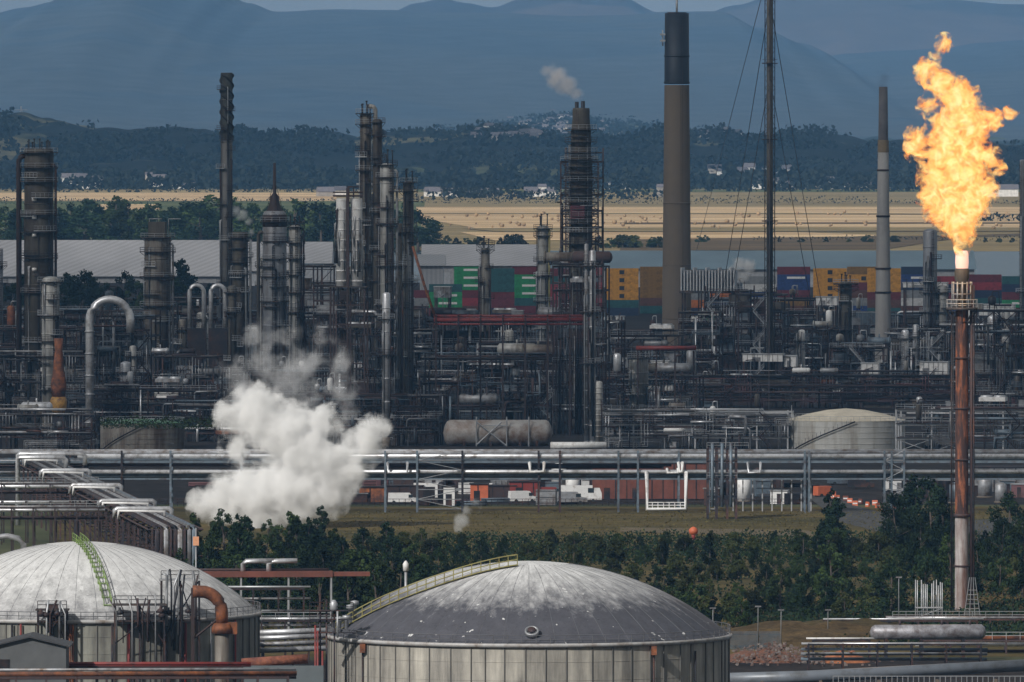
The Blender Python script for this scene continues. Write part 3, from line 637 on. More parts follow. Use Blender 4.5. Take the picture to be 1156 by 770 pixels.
def frame(key, px0, px1, top, s, desc, depth=12., levels=4, m='steel', deckf=.8, pipes=14, brace=.4, base=0., bay=5., name='pipe_structure', cat='steel structure', rz=None, horiz=8, pal=None, label=None, solid=0.):
    """open steel process structure with decks, rails and its pipework"""
    rz = RZ if rz is None else rz; pc = (px0 + px1) / 2
    o = empty(name, pc, s, label or f"{desc}", cat, 'steel process structures of the plant', base, rz)
    W2 = (px1 - px0) / 2 / s / math.cos(rz); zt = Z(top, s) - base; nb = max(1, round(2 * W2 / bay)); nd = max(1, round(depth / 6)); fr = MB()
    xs = [-W2 + 2 * W2 * i / nb for i in range(nb + 1)]; ys = [-depth / 2 + depth * i / nd for i in range(nd + 1)]
    zs = [zt * (i + 1) / levels for i in range(levels)]; pal = pal or PIPEM
    tops = {}
    for x in xs:
        for y in ys:
            h_ = zt * R.choice([1, 1, 1, 1.0 - .9 / levels, 1.05]); tops[(x, y)] = h_; fr.box(x - .17, x + .17, y - .17, y + .17, 0, h_)
    for z in zs:
        for y in ys: fr.box(xs[0], xs[-1], y - .12, y + .12, z - .4, z)
        for x in xs: fr.box(x - .12, x + .12, ys[0], ys[-1], z - .36, z - .02)
    for a in range(nb):
        for l in range(levels):
            if R.random() < brace:
                z0_, z1_ = (zs[l - 1] if l else 0), zs[l] - .3
                fr.bar((xs[a], ys[0], z0_), (xs[a + 1], ys[0], z1_), .14)
                if R.random() < .4: fr.bar((xs[a + 1], ys[0], z0_), (xs[a], ys[0], z1_), .14)
    fr.build('steel_frame', m, o)
    for l, z in enumerate(zs):
        a, b = (0, nb) if R.random() < deckf else sorted((R.randint(0, nb - 1), R.randint(1, nb)))
        if a >= b: b = a + 1
        d = MB().box(xs[a], xs[b], ys[0] - .6, ys[-1] + .4, z + .01, z + .1); do = d.build('deck', 'deck', o)
        rl = MB(); railing(rl, (xs[a], ys[0] - .55, z + .1), (xs[b], ys[0] - .55, z + .1)); rl.build('handrail', 'galv' if R.random() < .35 else m, do)
    # stair tower
    if levels > 1 and R.random() < .7:
        st = MB(); x = xs[R.randint(0, nb - 1)] + .8
        for l, z in enumerate(zs):
            z0_ = zs[l - 1] if l else 0; dx = min(bay * .8, z - z0_)
            p, q = ((x, ys[0] - 1.1, z0_), (x + dx, ys[0] - 1.1, z)) if l % 2 else ((x + dx, ys[0] - 1.1, z0_), (x, ys[0] - 1.1, z))
            st.bar(p, q, .16); st.bar((p[0], p[1] - .7, p[2]), (q[0], q[1] - .7, q[2]), .16); railing(st, (p[0], p[1] - .7, p[2]), (q[0], q[1] - .7, q[2]), 1., .04, 1.5)
        st.build('stair', 'galv' if R.random() < .5 else 'steel', o)
    for k in range(pipes):
        x = R.uniform(xs[0], xs[-1]); y = ys[0] - R.uniform(.25, .9) if R.random() < .65 else R.uniform(ys[0], ys[-1]); r_ = R.choice([.09, .12, .16, .22, .3, .42 if R.random() < .4 else .2])
        za, zb = sorted((R.uniform(0, zt * .7), R.uniform(zt * .3, zt * 1.04))); 
        if R.random() < .5: za = 0
        t = R.random()
        if t < .45: pts = [(x, y, za), (x, y, zb)]
        elif t < .8:
            dx = R.choice([-1, 1]) * R.uniform(2, 9); pts = [(x, y, za), (x, y, zb - .5), (x + dx * .08, y, zb - .1), (x + dx, y, zb)]
        else:
            dx = R.choice([-1, 1]) * R.uniform(2, 6); zm = (za + zb) / 2; pts = [(x, y, za), (x, y, zm), (x + dx, y, zm + .1), (x + dx, y, zb)]
        pts = [(min(max(p[0], xs[0] - 1), xs[-1] + 1), p[1], p[2]) for p in pts]
        MB().tube(pts, r_, 7).build('pipe', R.choice(pal), o)
    for k in range(horiz):
        l = R.randint(0, levels - 1); z = zs[l] + R.choice([.35, .5, -.8, 1.3]); y = ys[0] - R.uniform(-.2, .9); r_ = R.choice([.1, .14, .2, .28]); a, b = sorted((R.uniform(xs[0], xs[-1]), R.uniform(xs[0], xs[-1])))
        if b - a < 3: a, b = xs[0], xs[-1]
        MB().tube([(a, y, z), (b, y, z)], r_, 7).build('pipe', R.choice(pal), o)
    for k in range(int(pipes * .45)):
        pb = MB(); x = R.uniform(xs[0], xs[-1]); y = ys[0] - R.uniform(.2, .8); zl = R.uniform(.5, zt * .8); dx = R.choice([-1, 1]) * R.uniform(3, 12); n_ = R.randint(3, 6); zh = min(zt, zl + R.uniform(2, 9))
        for j in range(n_):
            q = j * .38; pts = [(x, y, 0 if R.random() < .3 else max(0, zl - 3)), (x, y, zl + q), (x + dx - q * (1 if dx > 0 else -1), y, zl + q), (x + dx - q * (1 if dx > 0 else -1), y, zh + (q if R.random() < .5 else 0))]
            x += .38 * (1 if dx > 0 else -1) * -1; pts = [(min(max(p[0], xs[0] - 1), xs[-1] + 1), p[1], p[2]) for p in pts]
            pb.tube(pts, R.choice([.08, .11, .15]), 5)
        pb.build('pipe_bundle', R.choice(pal), o)
    if solid:
        for l in range(levels):
            for a in range(nb):
                if R.random() < solid:
                    z0_ = zs[l - 1] if l else 0; MB().box(xs[a] + .4, xs[a + 1] - .4, ys[0] + .8, ys[0] + depth * .6, z0_ + .1, z0_ + (zs[l] - z0_) * R.uniform(.5, .85)).build('equipment_casing', R.choice(['silverdull', 'steel', 'rusty', 'shellbrown', 'bluesteel']), o)
    o['_d'] = 0; del o['_d']
    FR[key] = dict(o=o, xs=xs, ys=ys, zs=zs, z=base, desc=desc, cnt={})
    return o
def equip(key, kind, lvl, u, size, m='silverdull', L_=None, yoff=.35):
    """put a vessel / exchanger / drum on a deck (lvl 0 = ground) of a structure at fraction u; a thing of its own"""
    f = FR[key]; z = (f['zs'][lvl - 1] + .1 if lvl else 0.); x = f['xs'][0] + (f['xs'][-1] - f['xs'][0]) * u; y = f['ys'][0] + (f['ys'][-1] - f['ys'][0]) * yoff * .5
    loc = f['o'].location + Matrix.Rotation(f['o'].rotation_euler.z, 3, 'Z') @ Vector((x, y, z))
    r = size; q = f['cnt'].setdefault((kind, lvl), [0]); q[0] += 1
    cn_ = {'silver': 'bright', 'silverdull': 'grey', 'white': 'white', 'rusty': 'rusty', 'shell': 'brown grey', 'orange': 'rust orange', 'steel': 'dark', 'bluesteel': 'blue grey', 'shellpale': 'pale grey', 'shellbrown': 'dark brown', 'redpaint': 'red', 'green': 'green', 'yellow': 'yellow', 'shellblue': 'blue grey'}[m]
    where = 'at the foot' if lvl == 0 else f"on {ordn(lvl)} deck"
    kn = {'heat_exchanger': 'heat exchanger', 'drum': 'horizontal drum', 'vessel': 'upright vessel', 'cooler': 'fan cooler', 'box': 'box cabinet', 'sphere': 'round ended vessel'}[kind]
    lab = f"{cn_} {kn} {ordn(q[0])} {where} of {f['desc']}"
    o = bpy.data.objects.new({'drum': 'horizontal_drum', 'vessel': 'upright_vessel', 'cooler': 'fan_cooler', 'box': 'control_cabinet', 'sphere': 'small_vessel'}.get(kind, kind), None); C.objects.link(o); o.location = loc; o.rotation_euler.z = f['o'].rotation_euler.z
    tag(o, ' '.join(lab.split()[:16]), kn, 'plant equipment on ' + f['desc'])
    if kind in ('heat_exchanger', 'drum'):
        L_ = L_ or r * 6; b = MB(); zc = r + .6
        e = r * .5 if kind == 'drum' else .1
        m_ = MB(); v = [(.05, -L_ / 2 - e), (r * .6, -L_ / 2 - e * .75), (r, -L_ / 2), (r, L_ / 2), (r * .6, L_ / 2 + e * .75), (.05, L_ / 2 + e)]
        m_.lathe([(a, c) for a, c in v], 16, 0, zc, 'x')
        if kind == 'heat_exchanger':
            for xx in (-L_ / 2 + .1, L_ / 2 - .5): m_.lathe([(r, xx), (r * 1.2, xx), (r * 1.2, xx + .25), (r, xx + .25)], 16, 0, zc, 'x', cap=False)
        m_.tube([(0, 0, zc + r * .9), (0, 0, zc + r + .9)], r * .2, 6)
        m_.build('shell', m, o)
        for xx in (-L_ * .3, L_ * .3): MB().box(xx - .25, xx + .25, -r * .7, r * .7, 0, zc - r * .5).build('saddle', 'steel', o)
    elif kind in ('vessel', 'sphere'):
        L_ = L_ or r * 4; lg_ = .8 if kind == 'vessel' else 1.2
        if kind == 'sphere': L_ = r * 1.2
        MB().lathe([(.05, lg_), (r * .6, lg_ + r * .15), (r, lg_ + r * .5), (r, lg_ + r * .5 + L_), (r * .8, lg_ + r * .8 + L_), (r * .4, lg_ + r + L_), (.05, lg_ + r * 1.05 + L_)], 18).build('shell', m, o)
        for a in (.8, 2.4, 3.9, 5.5): MB().bar((math.cos(a) * r * .8, math.sin(a) * r * .8, 0), (math.cos(a) * r * .8, math.sin(a) * r * .8, lg_ + r * .6), .14).build('leg', 'steel', o)
        MB().tube([(0, 0, lg_ + r + L_ - .05), (0, 0, lg_ + r + L_ + .8), (.3, 0, lg_ + r + L_ + 1.1), (r * 1.6, 0, lg_ + r + L_ + 1.1), (r * 1.6 + .2, 0, lg_)], .13, 6).build('outlet_pipe', R.choice(['silver', 'rusty']), o)
    elif kind == 'cooler':
        L_ = L_ or 6; MB().box(-L_ / 2, L_ / 2, -2.5, 2.5, 1.8, 2.7).build('tube_bank', m, o)
        for a in (-1, 1):
            MB().lathe([(1.5, 2.7), (1.3, 3.1)], 16, a * L_ / 4, 0, cap=False).build('fan_ring', 'galv', o)
            for b in (-1, 1): MB().box(a * (L_ / 2 - .2) - .1, a * (L_ / 2 - .2) + .1, b * 2.3 - .1, b * 2.3 + .1, 0, 1.8).build('leg', 'steel', o)
    else:
        L_ = L_ or r * 2.4; MB().box(-L_ / 2, L_ / 2, -r, r, .3, .3 + r * 1.8).build('cabinet', m, o); MB().box(-L_ / 2 - .1, L_ / 2 + .1, -r - .1, r + .1, .3 + r * 1.8, .42 + r * 1.8).build('lid', 'galv', o); MB().box(-L_ / 2, L_ / 2, -r * .8, r * .8, 0, .3).build('plinth', 'steel', o)
    return o

M['mauve'] = mat('faded_maroon_paint', (.16, .07, .075), .7, 0, .3, .5, (.06, .03, .03), .45)
frame('R1', -20, 170, 350, 3.75, 'rearmost dark structure on the left', levels=6, pipes=30, horiz=14, solid=.7, depth=10)
frame('R2', 170, 330, 352, 3.8, 'rearmost dark structure behind the wide blue grey column', levels=6, pipes=30, horiz=14, solid=.7, depth=10)
frame('R3', 325, 480, 346, 3.8, 'rearmost dark structure behind the central columns', levels=6, pipes=30, horiz=14, solid=.7, depth=10)
frame('R4', 480, 690, 366, 3.8, 'rearmost dark structure behind the red pipe bridge', levels=5, pipes=30, horiz=14, solid=.7, depth=10)
frame('R5', 800, 930, 338, 3.75, 'rearmost dark structure behind the guyed mast', levels=5, pipes=30, horiz=14, solid=.7, depth=10)
frame('R6', 925, 1175, 352, 3.8, 'rearmost dark structure behind the grey chimney and flare', levels=5, pipes=34, horiz=16, solid=.65, depth=10)
frame('R7', 684, 790, 392, 3.85, 'rearmost dark structure at the big chimney', levels=3, pipes=14, horiz=8, solid=.6, depth=10)
frame('S1', 60, 250, 440, 4.7, 'low dark structure in front of the pipe arch', levels=3, pipes=26, horiz=16, solid=.4)
frame('S2', 240, 470, 420, 4.55, 'dark structure behind the dense steam', levels=4, pipes=34, horiz=16, solid=.6)
frame('S3', 478, 700, 424, 4.6, 'dark middle structure behind the big drum', levels=3, pipes=26, horiz=14, solid=.55)
# ---- steel structures, back to front, left to right
frame('A', -25, 92, 372, 4.35, 'wide dark structure at the left edge', levels=4, pipes=22, horiz=12, solid=.3)
frame('A2', -10, 100, 402, 4.6, 'low front structure at the left edge', levels=3, pipes=16, horiz=12, pal=['silver', 'silverdull', 'steel', 'black'])
frame('B', 110, 176, 356, 4.45, 'dark structure inside the silver pipe arch', levels=5, pipes=20, m='rusty', brace=.6, solid=.3)
frame('C', 172, 250, 336, 4.3, 'structure between pipe arch and spiral stack', levels=5, pipes=24, solid=.35)
frame('C2', 178, 246, 402, 4.62, 'lower structure right of the pipe arch', levels=3, pipes=14, solid=.3)
frame('D', 248, 345, 372, 4.35, 'structure behind the steam cloud', levels=5, pipes=22, solid=.3)
frame('E', 335, 382, 300, 4.35, 'slim structure under the white silos', levels=6, pipes=12, bay=5, m='rusty')
frame('E2', 358, 412, 322, 4.5, 'dark banded structure under the silos', levels=9, pipes=14, bay=6, depth=10, solid=.45)
frame('G', 396, 446, 210, 4.45, 'tall steel frame among the twin columns', levels=14, pipes=14, bay=5, depth=8, brace=.5)
frame('G2', 404, 444, 356, 4.75, 'dark lower frame before the twin columns', levels=6, pipes=12, bay=5, depth=8, solid=.4)
frame('H', 440, 492, 372, 4.55, 'grey frame left of the red pipe bridge', levels=5, pipes=16, pal=['silver', 'silverdull', 'steel'], solid=.25)
frame('I', 487, 700, 362, 4.4, 'long red topped structure behind the drum', levels=4, pipes=46, m='rusty', horiz=26, brace=.3, bay=8, depth=16)
frame('I2', 480, 640, 404, 4.72, 'front structure above the big drum', levels=3, pipes=30, horiz=16, brace=.3, bay=8)
frame('J', 636, 678, 182, 4.6, 'tall lattice frame round the steaming tower', levels=16, pipes=12, bay=4.5, depth=8, brace=.7, m='rusty')
frame('J2', 628, 684, 300, 4.75, 'wider base frame of the steaming tower', levels=7, pipes=22, bay=5.5, depth=10, m='rusty', brace=.5)
frame('K', 684, 770, 378, 4.15, 'low structure left of the big chimney', levels=4, pipes=20, solid=.3, m='rusty')
frame('K2', 690, 790, 424, 4.5, 'pipe structure before the big chimney', levels=2, pipes=14, horiz=14, m='rusty')
frame('L', 800, 848, 328, 4.05, 'dark block structure right of the big chimney', levels=6, pipes=16, bay=5, solid=.75)
frame('L2', 834, 886, 332, 4.2, 'dark block structure behind the guyed mast', levels=6, pipes=16, bay=5, solid=.7)
frame('L3', 770, 812, 352, 4.1, 'slatted structure beside the big chimney', levels=7, pipes=8, bay=8, solid=.2)
frame('N', 884, 945, 372, 4.1, 'open structure right of the guyed mast', levels=4, pipes=20, solid=.3)
frame('O', 940, 1000, 392, 4.25, 'low structure at the grey chimney foot', levels=3, pipes=16, solid=.4)
frame('P', 1006, 1070, 376, 4.2, 'structure with silver pipes behind the flare', levels=4, pipes=24, pal=['silver', 'silverdull', 'steel', 'galv'], solid=.3)
frame('Q', 1064, 1165, 368, 4.1, 'structure behind and beyond the flare', levels=4, pipes=30, pal=['silver', 'silverdull', 'steel', 'black'], solid=.35)
frame('Q2', 1100, 1175, 350, 4.5, 'dark structure at the right edge', levels=5, pipes=20, solid=.3)
frame('U', 700, 1170, 424, 4.38, 'long dark red pipe rack across the right half', levels=3, pipes=46, horiz=36, m='rusty', brace=.12, depth=8, bay=9, pal=['rusty', 'rusty', 'steel', 'silverdull', 'black', 'rusty', 'mauve'], name='pipe_rack', solid=.25, cat='pipe rack')
frame('V', 684, 892, 464, 4.95, 'pale railed rack before the big chimney', levels=3, pipes=22, horiz=18, m='galv', brace=.1, depth=9, bay=7, name='pipe_rack', cat='pipe rack', pal=['silverdull', 'galv', 'silver', 'rusty'])
frame('W', 1015, 1175, 462, 5.0, 'pale railed rack behind the rusty flare stack', levels=3, pipes=16, horiz=14, m='galv', brace=.1, depth=9, bay=8, name='pipe_rack', cat='pipe rack', pal=['silverdull', 'rusty', 'silver', 'bluesteel'])
frame('X', -20, 108, 468, 5.0, 'low pipe rack below the left structures', levels=2, pipes=16, horiz=16, m='steel', brace=.4, depth=9, bay=7, name='pipe_rack', cat='pipe rack', pal=['silver', 'silverdull', 'steel'])
frame('X2', 205, 330, 458, 4.85, 'pipe rack behind the white steam', levels=3, pipes=16, horiz=10, name='pipe_rack', cat='pipe rack')
frame('X3', 330, 500, 446, 4.9, 'dark frame between steam and big drum', levels=4, pipes=30, horiz=16, solid=.35)
KINDS_ = ['heat_exchanger', 'heat_exchanger', 'drum', 'vessel', 'vessel', 'cooler', 'box', 'sphere', 'sphere']
for key, n in dict(R1=8, R2=6, R3=6, R4=6, R5=7, R6=14, R7=4, S1=12, S2=10, S3=10, A=7, A2=8, B=7, C=8, C2=6, D=4, E=3, E2=4, G2=3, H=6, I=26, I2=15, J2=5, K=9, K2=9, L=5, L2=5, N=8, O=7, P=8, Q=11, Q2=6, U=22, V=12, W=10, X=8, X2=5, X3=12).items():
    f = FR[key]; used = set()
    for i in range(n):
        lvl = R.randint(0, len(f['zs'])); u = R.uniform(.06, .94); kind = R.choice(KINDS_)
        dz = (f['zs'][0]) ; r = min(R.uniform(.6, 1.5), dz * .22)
        if kind == 'drum': r = min(1.4, dz * .25)
        m_ = R.choice(['silverdull', 'silverdull', 'silver', 'rusty', 'shell', 'steel', 'shellpale', 'bluesteel', 'white', 'shellbrown'] + (['orange'] if R.random() < .3 else []))
        f['cnt'].setdefault((kind, lvl), [0])
        equip(key, kind, lvl, u, r, m_, yoff=R.uniform(-.1, 1.2))
# ---- columns and stacks
tower(0, 7, 280, 4.3, 'grey slim column cut by the left picture edge', 'shellblue', plats=(300, 350))
t = tower(44, 33, 168, 4.5, 'massive dark brown column with vents on its crown, near the left edge', 'shellbrown', plats=(172, 189, 205, 242, 262, 291, 330), head='flat', riser=[(-1, .7, (176, 440), 'rusty'), (1, .35, (186, 460), 'steel')], vent=9, rings=9, platw=1.2, name='crude_column')
for py in (225, 245, 265, 304):
    z = Z(py, 4.5); MB().lathe([(.05, -.45), (.6, -.4), (.6, .4), (.05, .45)], 12, 0, 0).build('manway_cover', 'white', t).location = (-.4 + 0, -3.8, z)
tower(57, 20, 312, 4.75, 'pale green grey column before the massive brown column', 'shellpale', plats=(318, 356, 385, 402, 440), riser=None, rings=10)
cn_ = empty('rusty_hopper', 66, 4.85, 'rust red tapered duct with a yellow bulge, by the pale green column', 'duct', rz=RZ)
MB().lathe([(1.0, Z(468, 4.85)), (1.9, Z(462, 4.85)), (2.0, Z(452, 4.85)), (1.6, Z(448, 4.85))], 16, .0).build('yellow_bulge', mat('ochre_paint', (.45, .25, .04), .6, 0, .3, .8, RUST, .46), cn_)
MB().lathe([(1.5, Z(448, 4.85)), (1.9, Z(436, 4.85)), (1.4, Z(420, 4.85)), (.9, Z(395, 4.85)), (1.1, Z(382, 4.85))], 16).build('duct', 'orange', cn_)
MB().box(-1.6, 1.6, -1.6, 1.6, 0, Z(468, 4.85)).build('plinth', 'steel', cn_)
a_ = empty('pipe_arch', 124, 4.8, 'big silver pipe arching over and down, left of the grey column', 'pipe', rz=0)
def arch(mat_='silver'):
    s = 4.8; r = 23 / s; zc = Z(361, s); pts = [(-r, 0, 0), (-r, 0, zc)] + arc((0, 0, zc), r, PI, 0, 14)[1:] + [(r, 0, zc - 3)]
    return MB().tube(pts, .95, 14)
arch().build('pipe', 'silver', a_)
fl = MB()
for z in (Z(375, 4.8), Z(400, 4.8), Z(425, 4.8), Z(446, 4.8), Z(478, 4.8)): fl.lathe([(.97, z), (1.15, z), (1.15, z + .3), (.97, z + .3)], 14, -23 / 4.8, 0, cap=False)
fl.build('flange', 'galv', a_)
tr = MB(); tr.bar((-4.8, 0, Z(368, 4.8)), (4.8, 0, Z(368, 4.8)), .35)
for i in range(5): tr.bar((-4.8 + i * 2, 0, Z(368, 4.8)), (-3.8 + i * 2, 0, Z(346 - (2 if i == 2 else 0), 4.8)), .15); tr.bar((-3.8 + i * 2, 0, Z(350, 4.8)), (-2.8 + i * 2, 0, Z(368, 4.8)), .15)
tr.build('support_truss', 'rusty', a_)
t = tower(178, 30, 268, 4.35, 'grey column with bracket arms on its crown, right of the pipe arch', 'shell', plats=(268, 284, 312, 345), head='flat', riser=[(1, .3, (275, 440), 'silverdull')], rings=9, platw=1.3)
z1, z0_ = Z(247, 4.35), Z(268, 4.35)
MB().box(-2.2, 2.2, -1.5, 1.5, z0_, z1 - .8).build('head_casing', 'shellbrown', t)
for x, d in ((-2, 3.2), (3.1, 3.2)): MB().tube([(x, -1, z0_), (x, -1, z1), (x + d, -1, z1)], .14, 6).build('davit_arm', 'galv', t)
# spiral stack
t = tower(256, 13, 82, 4.05, 'tall slim stack with a spiral strake round its dark top', mat('dark_stack', (.13, .125, .12), .7, 0, .2, .15, (.07, .06, .05), .48, True, .2), head='open', ladder=True, rings=7, skirt=True, name='chimney_stack', cat='chimney', plats=(157,), platw=.5, cage=False)
st = MB(); r = 6.5 / 4.05
for k in range(3):
    pts = []
    for i in range(50):
        u = i / 49; a = u * 4 * PI + k * 2 * PI / 3; z = Z(84, 4.05) - u * (Z(84, 4.05) - Z(155, 4.05)); pts.append((math.cos(a) * (r + .2), math.sin(a) * (r + .2), z))
    st.tube(pts, .28, 4)
st.build('spiral_strake', 'black', t); MB().lathe([(r + .04, Z(158, 4.05)), (r + .04, Z(82.3, 4.05))], 24, cap=False).build('dark_top_band', mat('sooty_paint', (.07, .075, .065), .8, 0, .3, .5, (.03, .03, .03), .5), t)
tower(271, 18, 262, 4.4, 'olive topped column just right of the spiral stack', 'shellbrown', plats=(268, 280, 296, 310), riser=[(1, .3, (270, 400), 'galv')], head='flat', platw=1.0)
tower(262, 10, 322, 4.5, 'short brown column at the spiral stack foot', 'shellbrown', plats=(330, 352))
t = tower(310, 27, 236, 4.5, 'wide blue grey column with a rusty crown and needle vent', 'shellblue', plats=(250, 272, 292, 312, 340), head='dome', rings=8, riser=[(-1, .45, (262, 420), 'shellbrown')], platw=.8)
MB().lathe([(3.05, Z(256, 4.5)), (3.2, Z(250, 4.5)), (3.1, Z(243, 4.5)), (1.8, Z(236, 4.5)), (1.2, Z(228, 4.5)), (1.1, Z(222, 4.5)), (.45, Z(218, 4.5)), (.35, Z(184, 4.5))], 20).build('needle_vent', 'rusty', t)
for a in range(4):
    q = a * PI / 2 + .4; MB().bar((math.cos(q) * 2.2, math.sin(q) * 2.2, Z(240, 4.5)), (math.cos(q) * .35, math.sin(q) * .35, Z(208, 4.5)), .1).build('stay', 'steel', t)
tower(333, 14, 254, 4.45, 'slim pinkish grey column close beside the wide blue grey column', 'shellpale', plats=(256, 274, 292, 310, 330, 352), riser=[(1, .25, (258, 420), 'steel')], vent=4)
tower(296, 7, 290, 4.4, 'thin column between olive column and wide blue column', 'shellpale', plats=(300, 322))
for i, px in enumerate((386, 402.5)):
    t = tower(px, 13, 224, 4.86, ('left' if i == 0 else 'right') + ' one of two slender white silos side by side', 'white', head='flat', z0=Z(323, 4.86), rings=8, skirt=False, ladder=False, plats=(), name='silo', cat='silo', group='pair of white silos')
t = empty('silo_support', 394, 4.86, 'rusty framed support that carries the pair of white silos', 'steel structure', rz=RZ)
m_ = MB(); zz = Z(323, 4.86)
for x in (-4, 0, 4):
    for y in (-2, 2): m_.box(x - .2, x + .2, y - .2, y + .2, 0, zz - .3)
for k in range(8): m_.box(-4, 4, -2.1, -1.9, zz * k / 8, zz * k / 8 + .3); m_.bar((-4, -2, zz * k / 8), (4 if k % 2 else 0, -2, zz * (k + 1) / 8 - .4), .12)
m_.build('steel_frame', 'rusty', t); MB().box(-4.6, 4.6, -2.6, 2.6, zz - .3, zz - .02).build('deck', 'deck', t)
m_ = MB(); m_.box(-.35, .35, -1.9, -1.3, zz, Z(212, 4.86)); m_.bar((-3.5, -1.6, Z(217, 4.86)), (3.5, -1.6, Z(217, 4.86)), .25); m_.bar((-3.5, -1.6, Z(221, 4.86)), (3.5, -1.6, Z(221, 4.86)), .3); m_.build('elevator_leg', 'rusty', t); 
# twin columns
t = tower(413, 13, 128, 4.6, 'tallest dark column of the central cluster, left of its silver riser', 'shell', plats=(128, 140, 170, 192, 250, 300), riser=[(1, .55, (120, 500), 'shellpale')], head='flat', vent=5, rings=12, platw=1.2)
tower(426, 11, 134, 4.62, 'twin of the tallest central column, standing right beside it', 'shellbrown', plats=(138, 152, 178, 240, 282), head='dome', rings=12, platw=.8)
tower(437, 16, 184, 4.75, 'lower pale column with dark crown right of the tallest columns', 'shellpale', plats=(186, 200, 252, 300, 344, 402), vent=4, rings=10, riser=[(1, .3, (192, 480), 'silverdull')])
tower(461, 12, 204, 4.6, 'column with cross arms at its top, right end of central cluster', 'shell', plats=(206, 216, 262, 320), vent=3, rings=9)
tower(451, 7, 252, 4.7, 'thin dark column between the central columns', 'shellbrown', plats=(262, 300))
tower(397, 8, 300, 4.7, 'short brown column in front of the white silos', 'shellbrown', plats=(310, 340, 372))
tower(436, 9, 330, 4.95, 'long silver standpipe before the lower pale column', 'silver', plats=(360, 400), ladder=False, name='standpipe', cat='standpipe')
tower(548, 13, 280, 4.1, 'short grey column with a mushroom top before the green containers', 'shell', plats=(276, 282), cone=[(300, .75)], head='flat', rings=5, platw=1.4, vent=3)
t = tower(613, 13, 254, 4.1, 'pale column with yellow banding right of the green containers', 'shellpale', plats=(258, 266, 312, 340), rings=5, vent=3)
MB().tube([(1.9, -1, Z(258, 4.1)), (1.9, -1, Z(360, 4.1))], .3, 6).build('yellow_pipe', 'yellow', t)
# steaming tower
t = tower(656, 26, 122, 4.68, 'stepped brown tower steaming at its top, ringed by platforms', 'shellbrown', plats=(146, 160, 172, 180, 188, 196, 204, 212, 220, 228, 236, 244, 252, 262, 275), cone=[(262, .95), (176, .86), (140, .75)], head='flat', rings=12, platw=1.6, name='regenerator_tower', cat='tower')
for dx, tp in ((-1., 115), (.5, 114), (1.6, 124)): MB().tube([(dx, -.3, Z(140, 4.68)), (dx, -.3, Z(tp, 4.68))], .5, 10).build('exhaust_stub', 'black', t)
MB().box(-2., 1.4, -2.6, 2.4, Z(247, 4.68), Z(232, 4.68)).build('red_hoist_cabin', mat('dark_red_paint', (.09, .015, .025), .7, 0, .4), t).location = (0, -1.2, 0)
for i, (px, w_, tp, m_, lb) in enumerate([(669, 7, 282, 'silver', 'bright silver pipe column right of the steaming tower'), (662, 5, 275, 'silverdull', 'grey pipe column touching the steaming tower'), (676, 9, 430, 'shellpale', 'short pale vessel at the foot of the steaming tower')]):
    tower(px, w_, tp, 4.98, lb, m_, plats=(300, 352, 410) if i < 2 else (), ladder=False, name='standpipe', cat='standpipe', skirt=False, rings=12)
tower(721, 22, 404, 4.55, 'squat grey column with a rusty lid before the big chimney', 'shellpale', plats=(404, ), head='flat', rings=4, name='squat_column', platw=.6)
t = tower(955, 13, 318, 4.2, 'dark column with a wide railed crown left of grey chimney', 'shellbrown', plats=(320, 326, 372, 392), head='flat', rings=6, platw=1.9, vent=4)
tower(1050, 16, 258, 4.0, 'blue grey column partly behind the flame and flare', 'shellblue', plats=(318, 330, 352, 372), rings=6)
tower(1064, 13, 322, 4.0, 'shorter pale column right behind the flare tip', 'shellpale', plats=(330, 352, 366), rings=5)
tower(1154, 6, 180, 4.1, 'slim grey column at the right picture edge', 'shellblue', plats=(330,), rings=6)
tower(1120, 10, 356, 4.3, 'low silver column between flare and right edge', 'silver', plats=(366, ), rings=4)
tower(1136, 9, 348, 4.3, 'second low pale column toward the right edge', 'shellpale', plats=(360, ), rings=4)
tower(1022, 8, 372, 4.3, 'low silver column right of the grey chimney', 'silver', plats=(382, ), rings=4)
tower(1034, 7, 366, 4.35, 'slim silver column left of the flare', 'silver', plats=(380, ), rings=4)
tower(870, 9, 360, 4.25, 'low brown column behind the guyed mast', 'shellbrown', plats=(370, 390), rings=4)
tower(905, 8, 372, 4.2, 'low column topped by a white sphere', 'white', plats=(385, ), rings=4)
tower(575, 10, 372, 4.55, 'low grey column inside the red topped structure', 'shellpale', plats=(385, 420), rings=4)
tower(520, 9, 380, 4.55, 'low brown column inside the red topped structure', 'shellbrown', plats=(395, 425), rings=4)
tower(228, 12, 352, 4.45, 'pale column behind the twin ducts of the left cluster', 'shellpale', plats=(360, 395), rings=4)
tower(206, 9, 360, 4.4, 'grey column beside the twin ducts', 'shell', plats=(372,), rings=4)
tower(150, 8, 390, 4.6, 'pale column under the pipe arch', 'shellpale', plats=(402, 430), rings=4)
tower(142, 13, 408, 4.65, 'teal grey vessel with glinting crown under the pipe arch', 'shellblue', plats=(420,), rings=3)
# twin curved ducts
for k, px in enumerate((222, 246)):
    o = empty('curved_duct', px, 4.5, ('first' if k == 0 else 'second') + ' of two silver hooped ducts left of the spiral stack foot', 'duct', 'pair of silver hooped ducts', rz=0); s = 4.5
    r = 8 / s; zc = Z(330, s); MB().tube([(-r, 0, zc - 9)] + arc((0, 0, zc), r, PI, 0, 10) + [(r, 0, zc - 9)], .55, 10).build('duct', 'silver', o); MB().box(-r - .6, r + .6, -.6, .6, 0, zc - 9).build('support', 'steel', o)
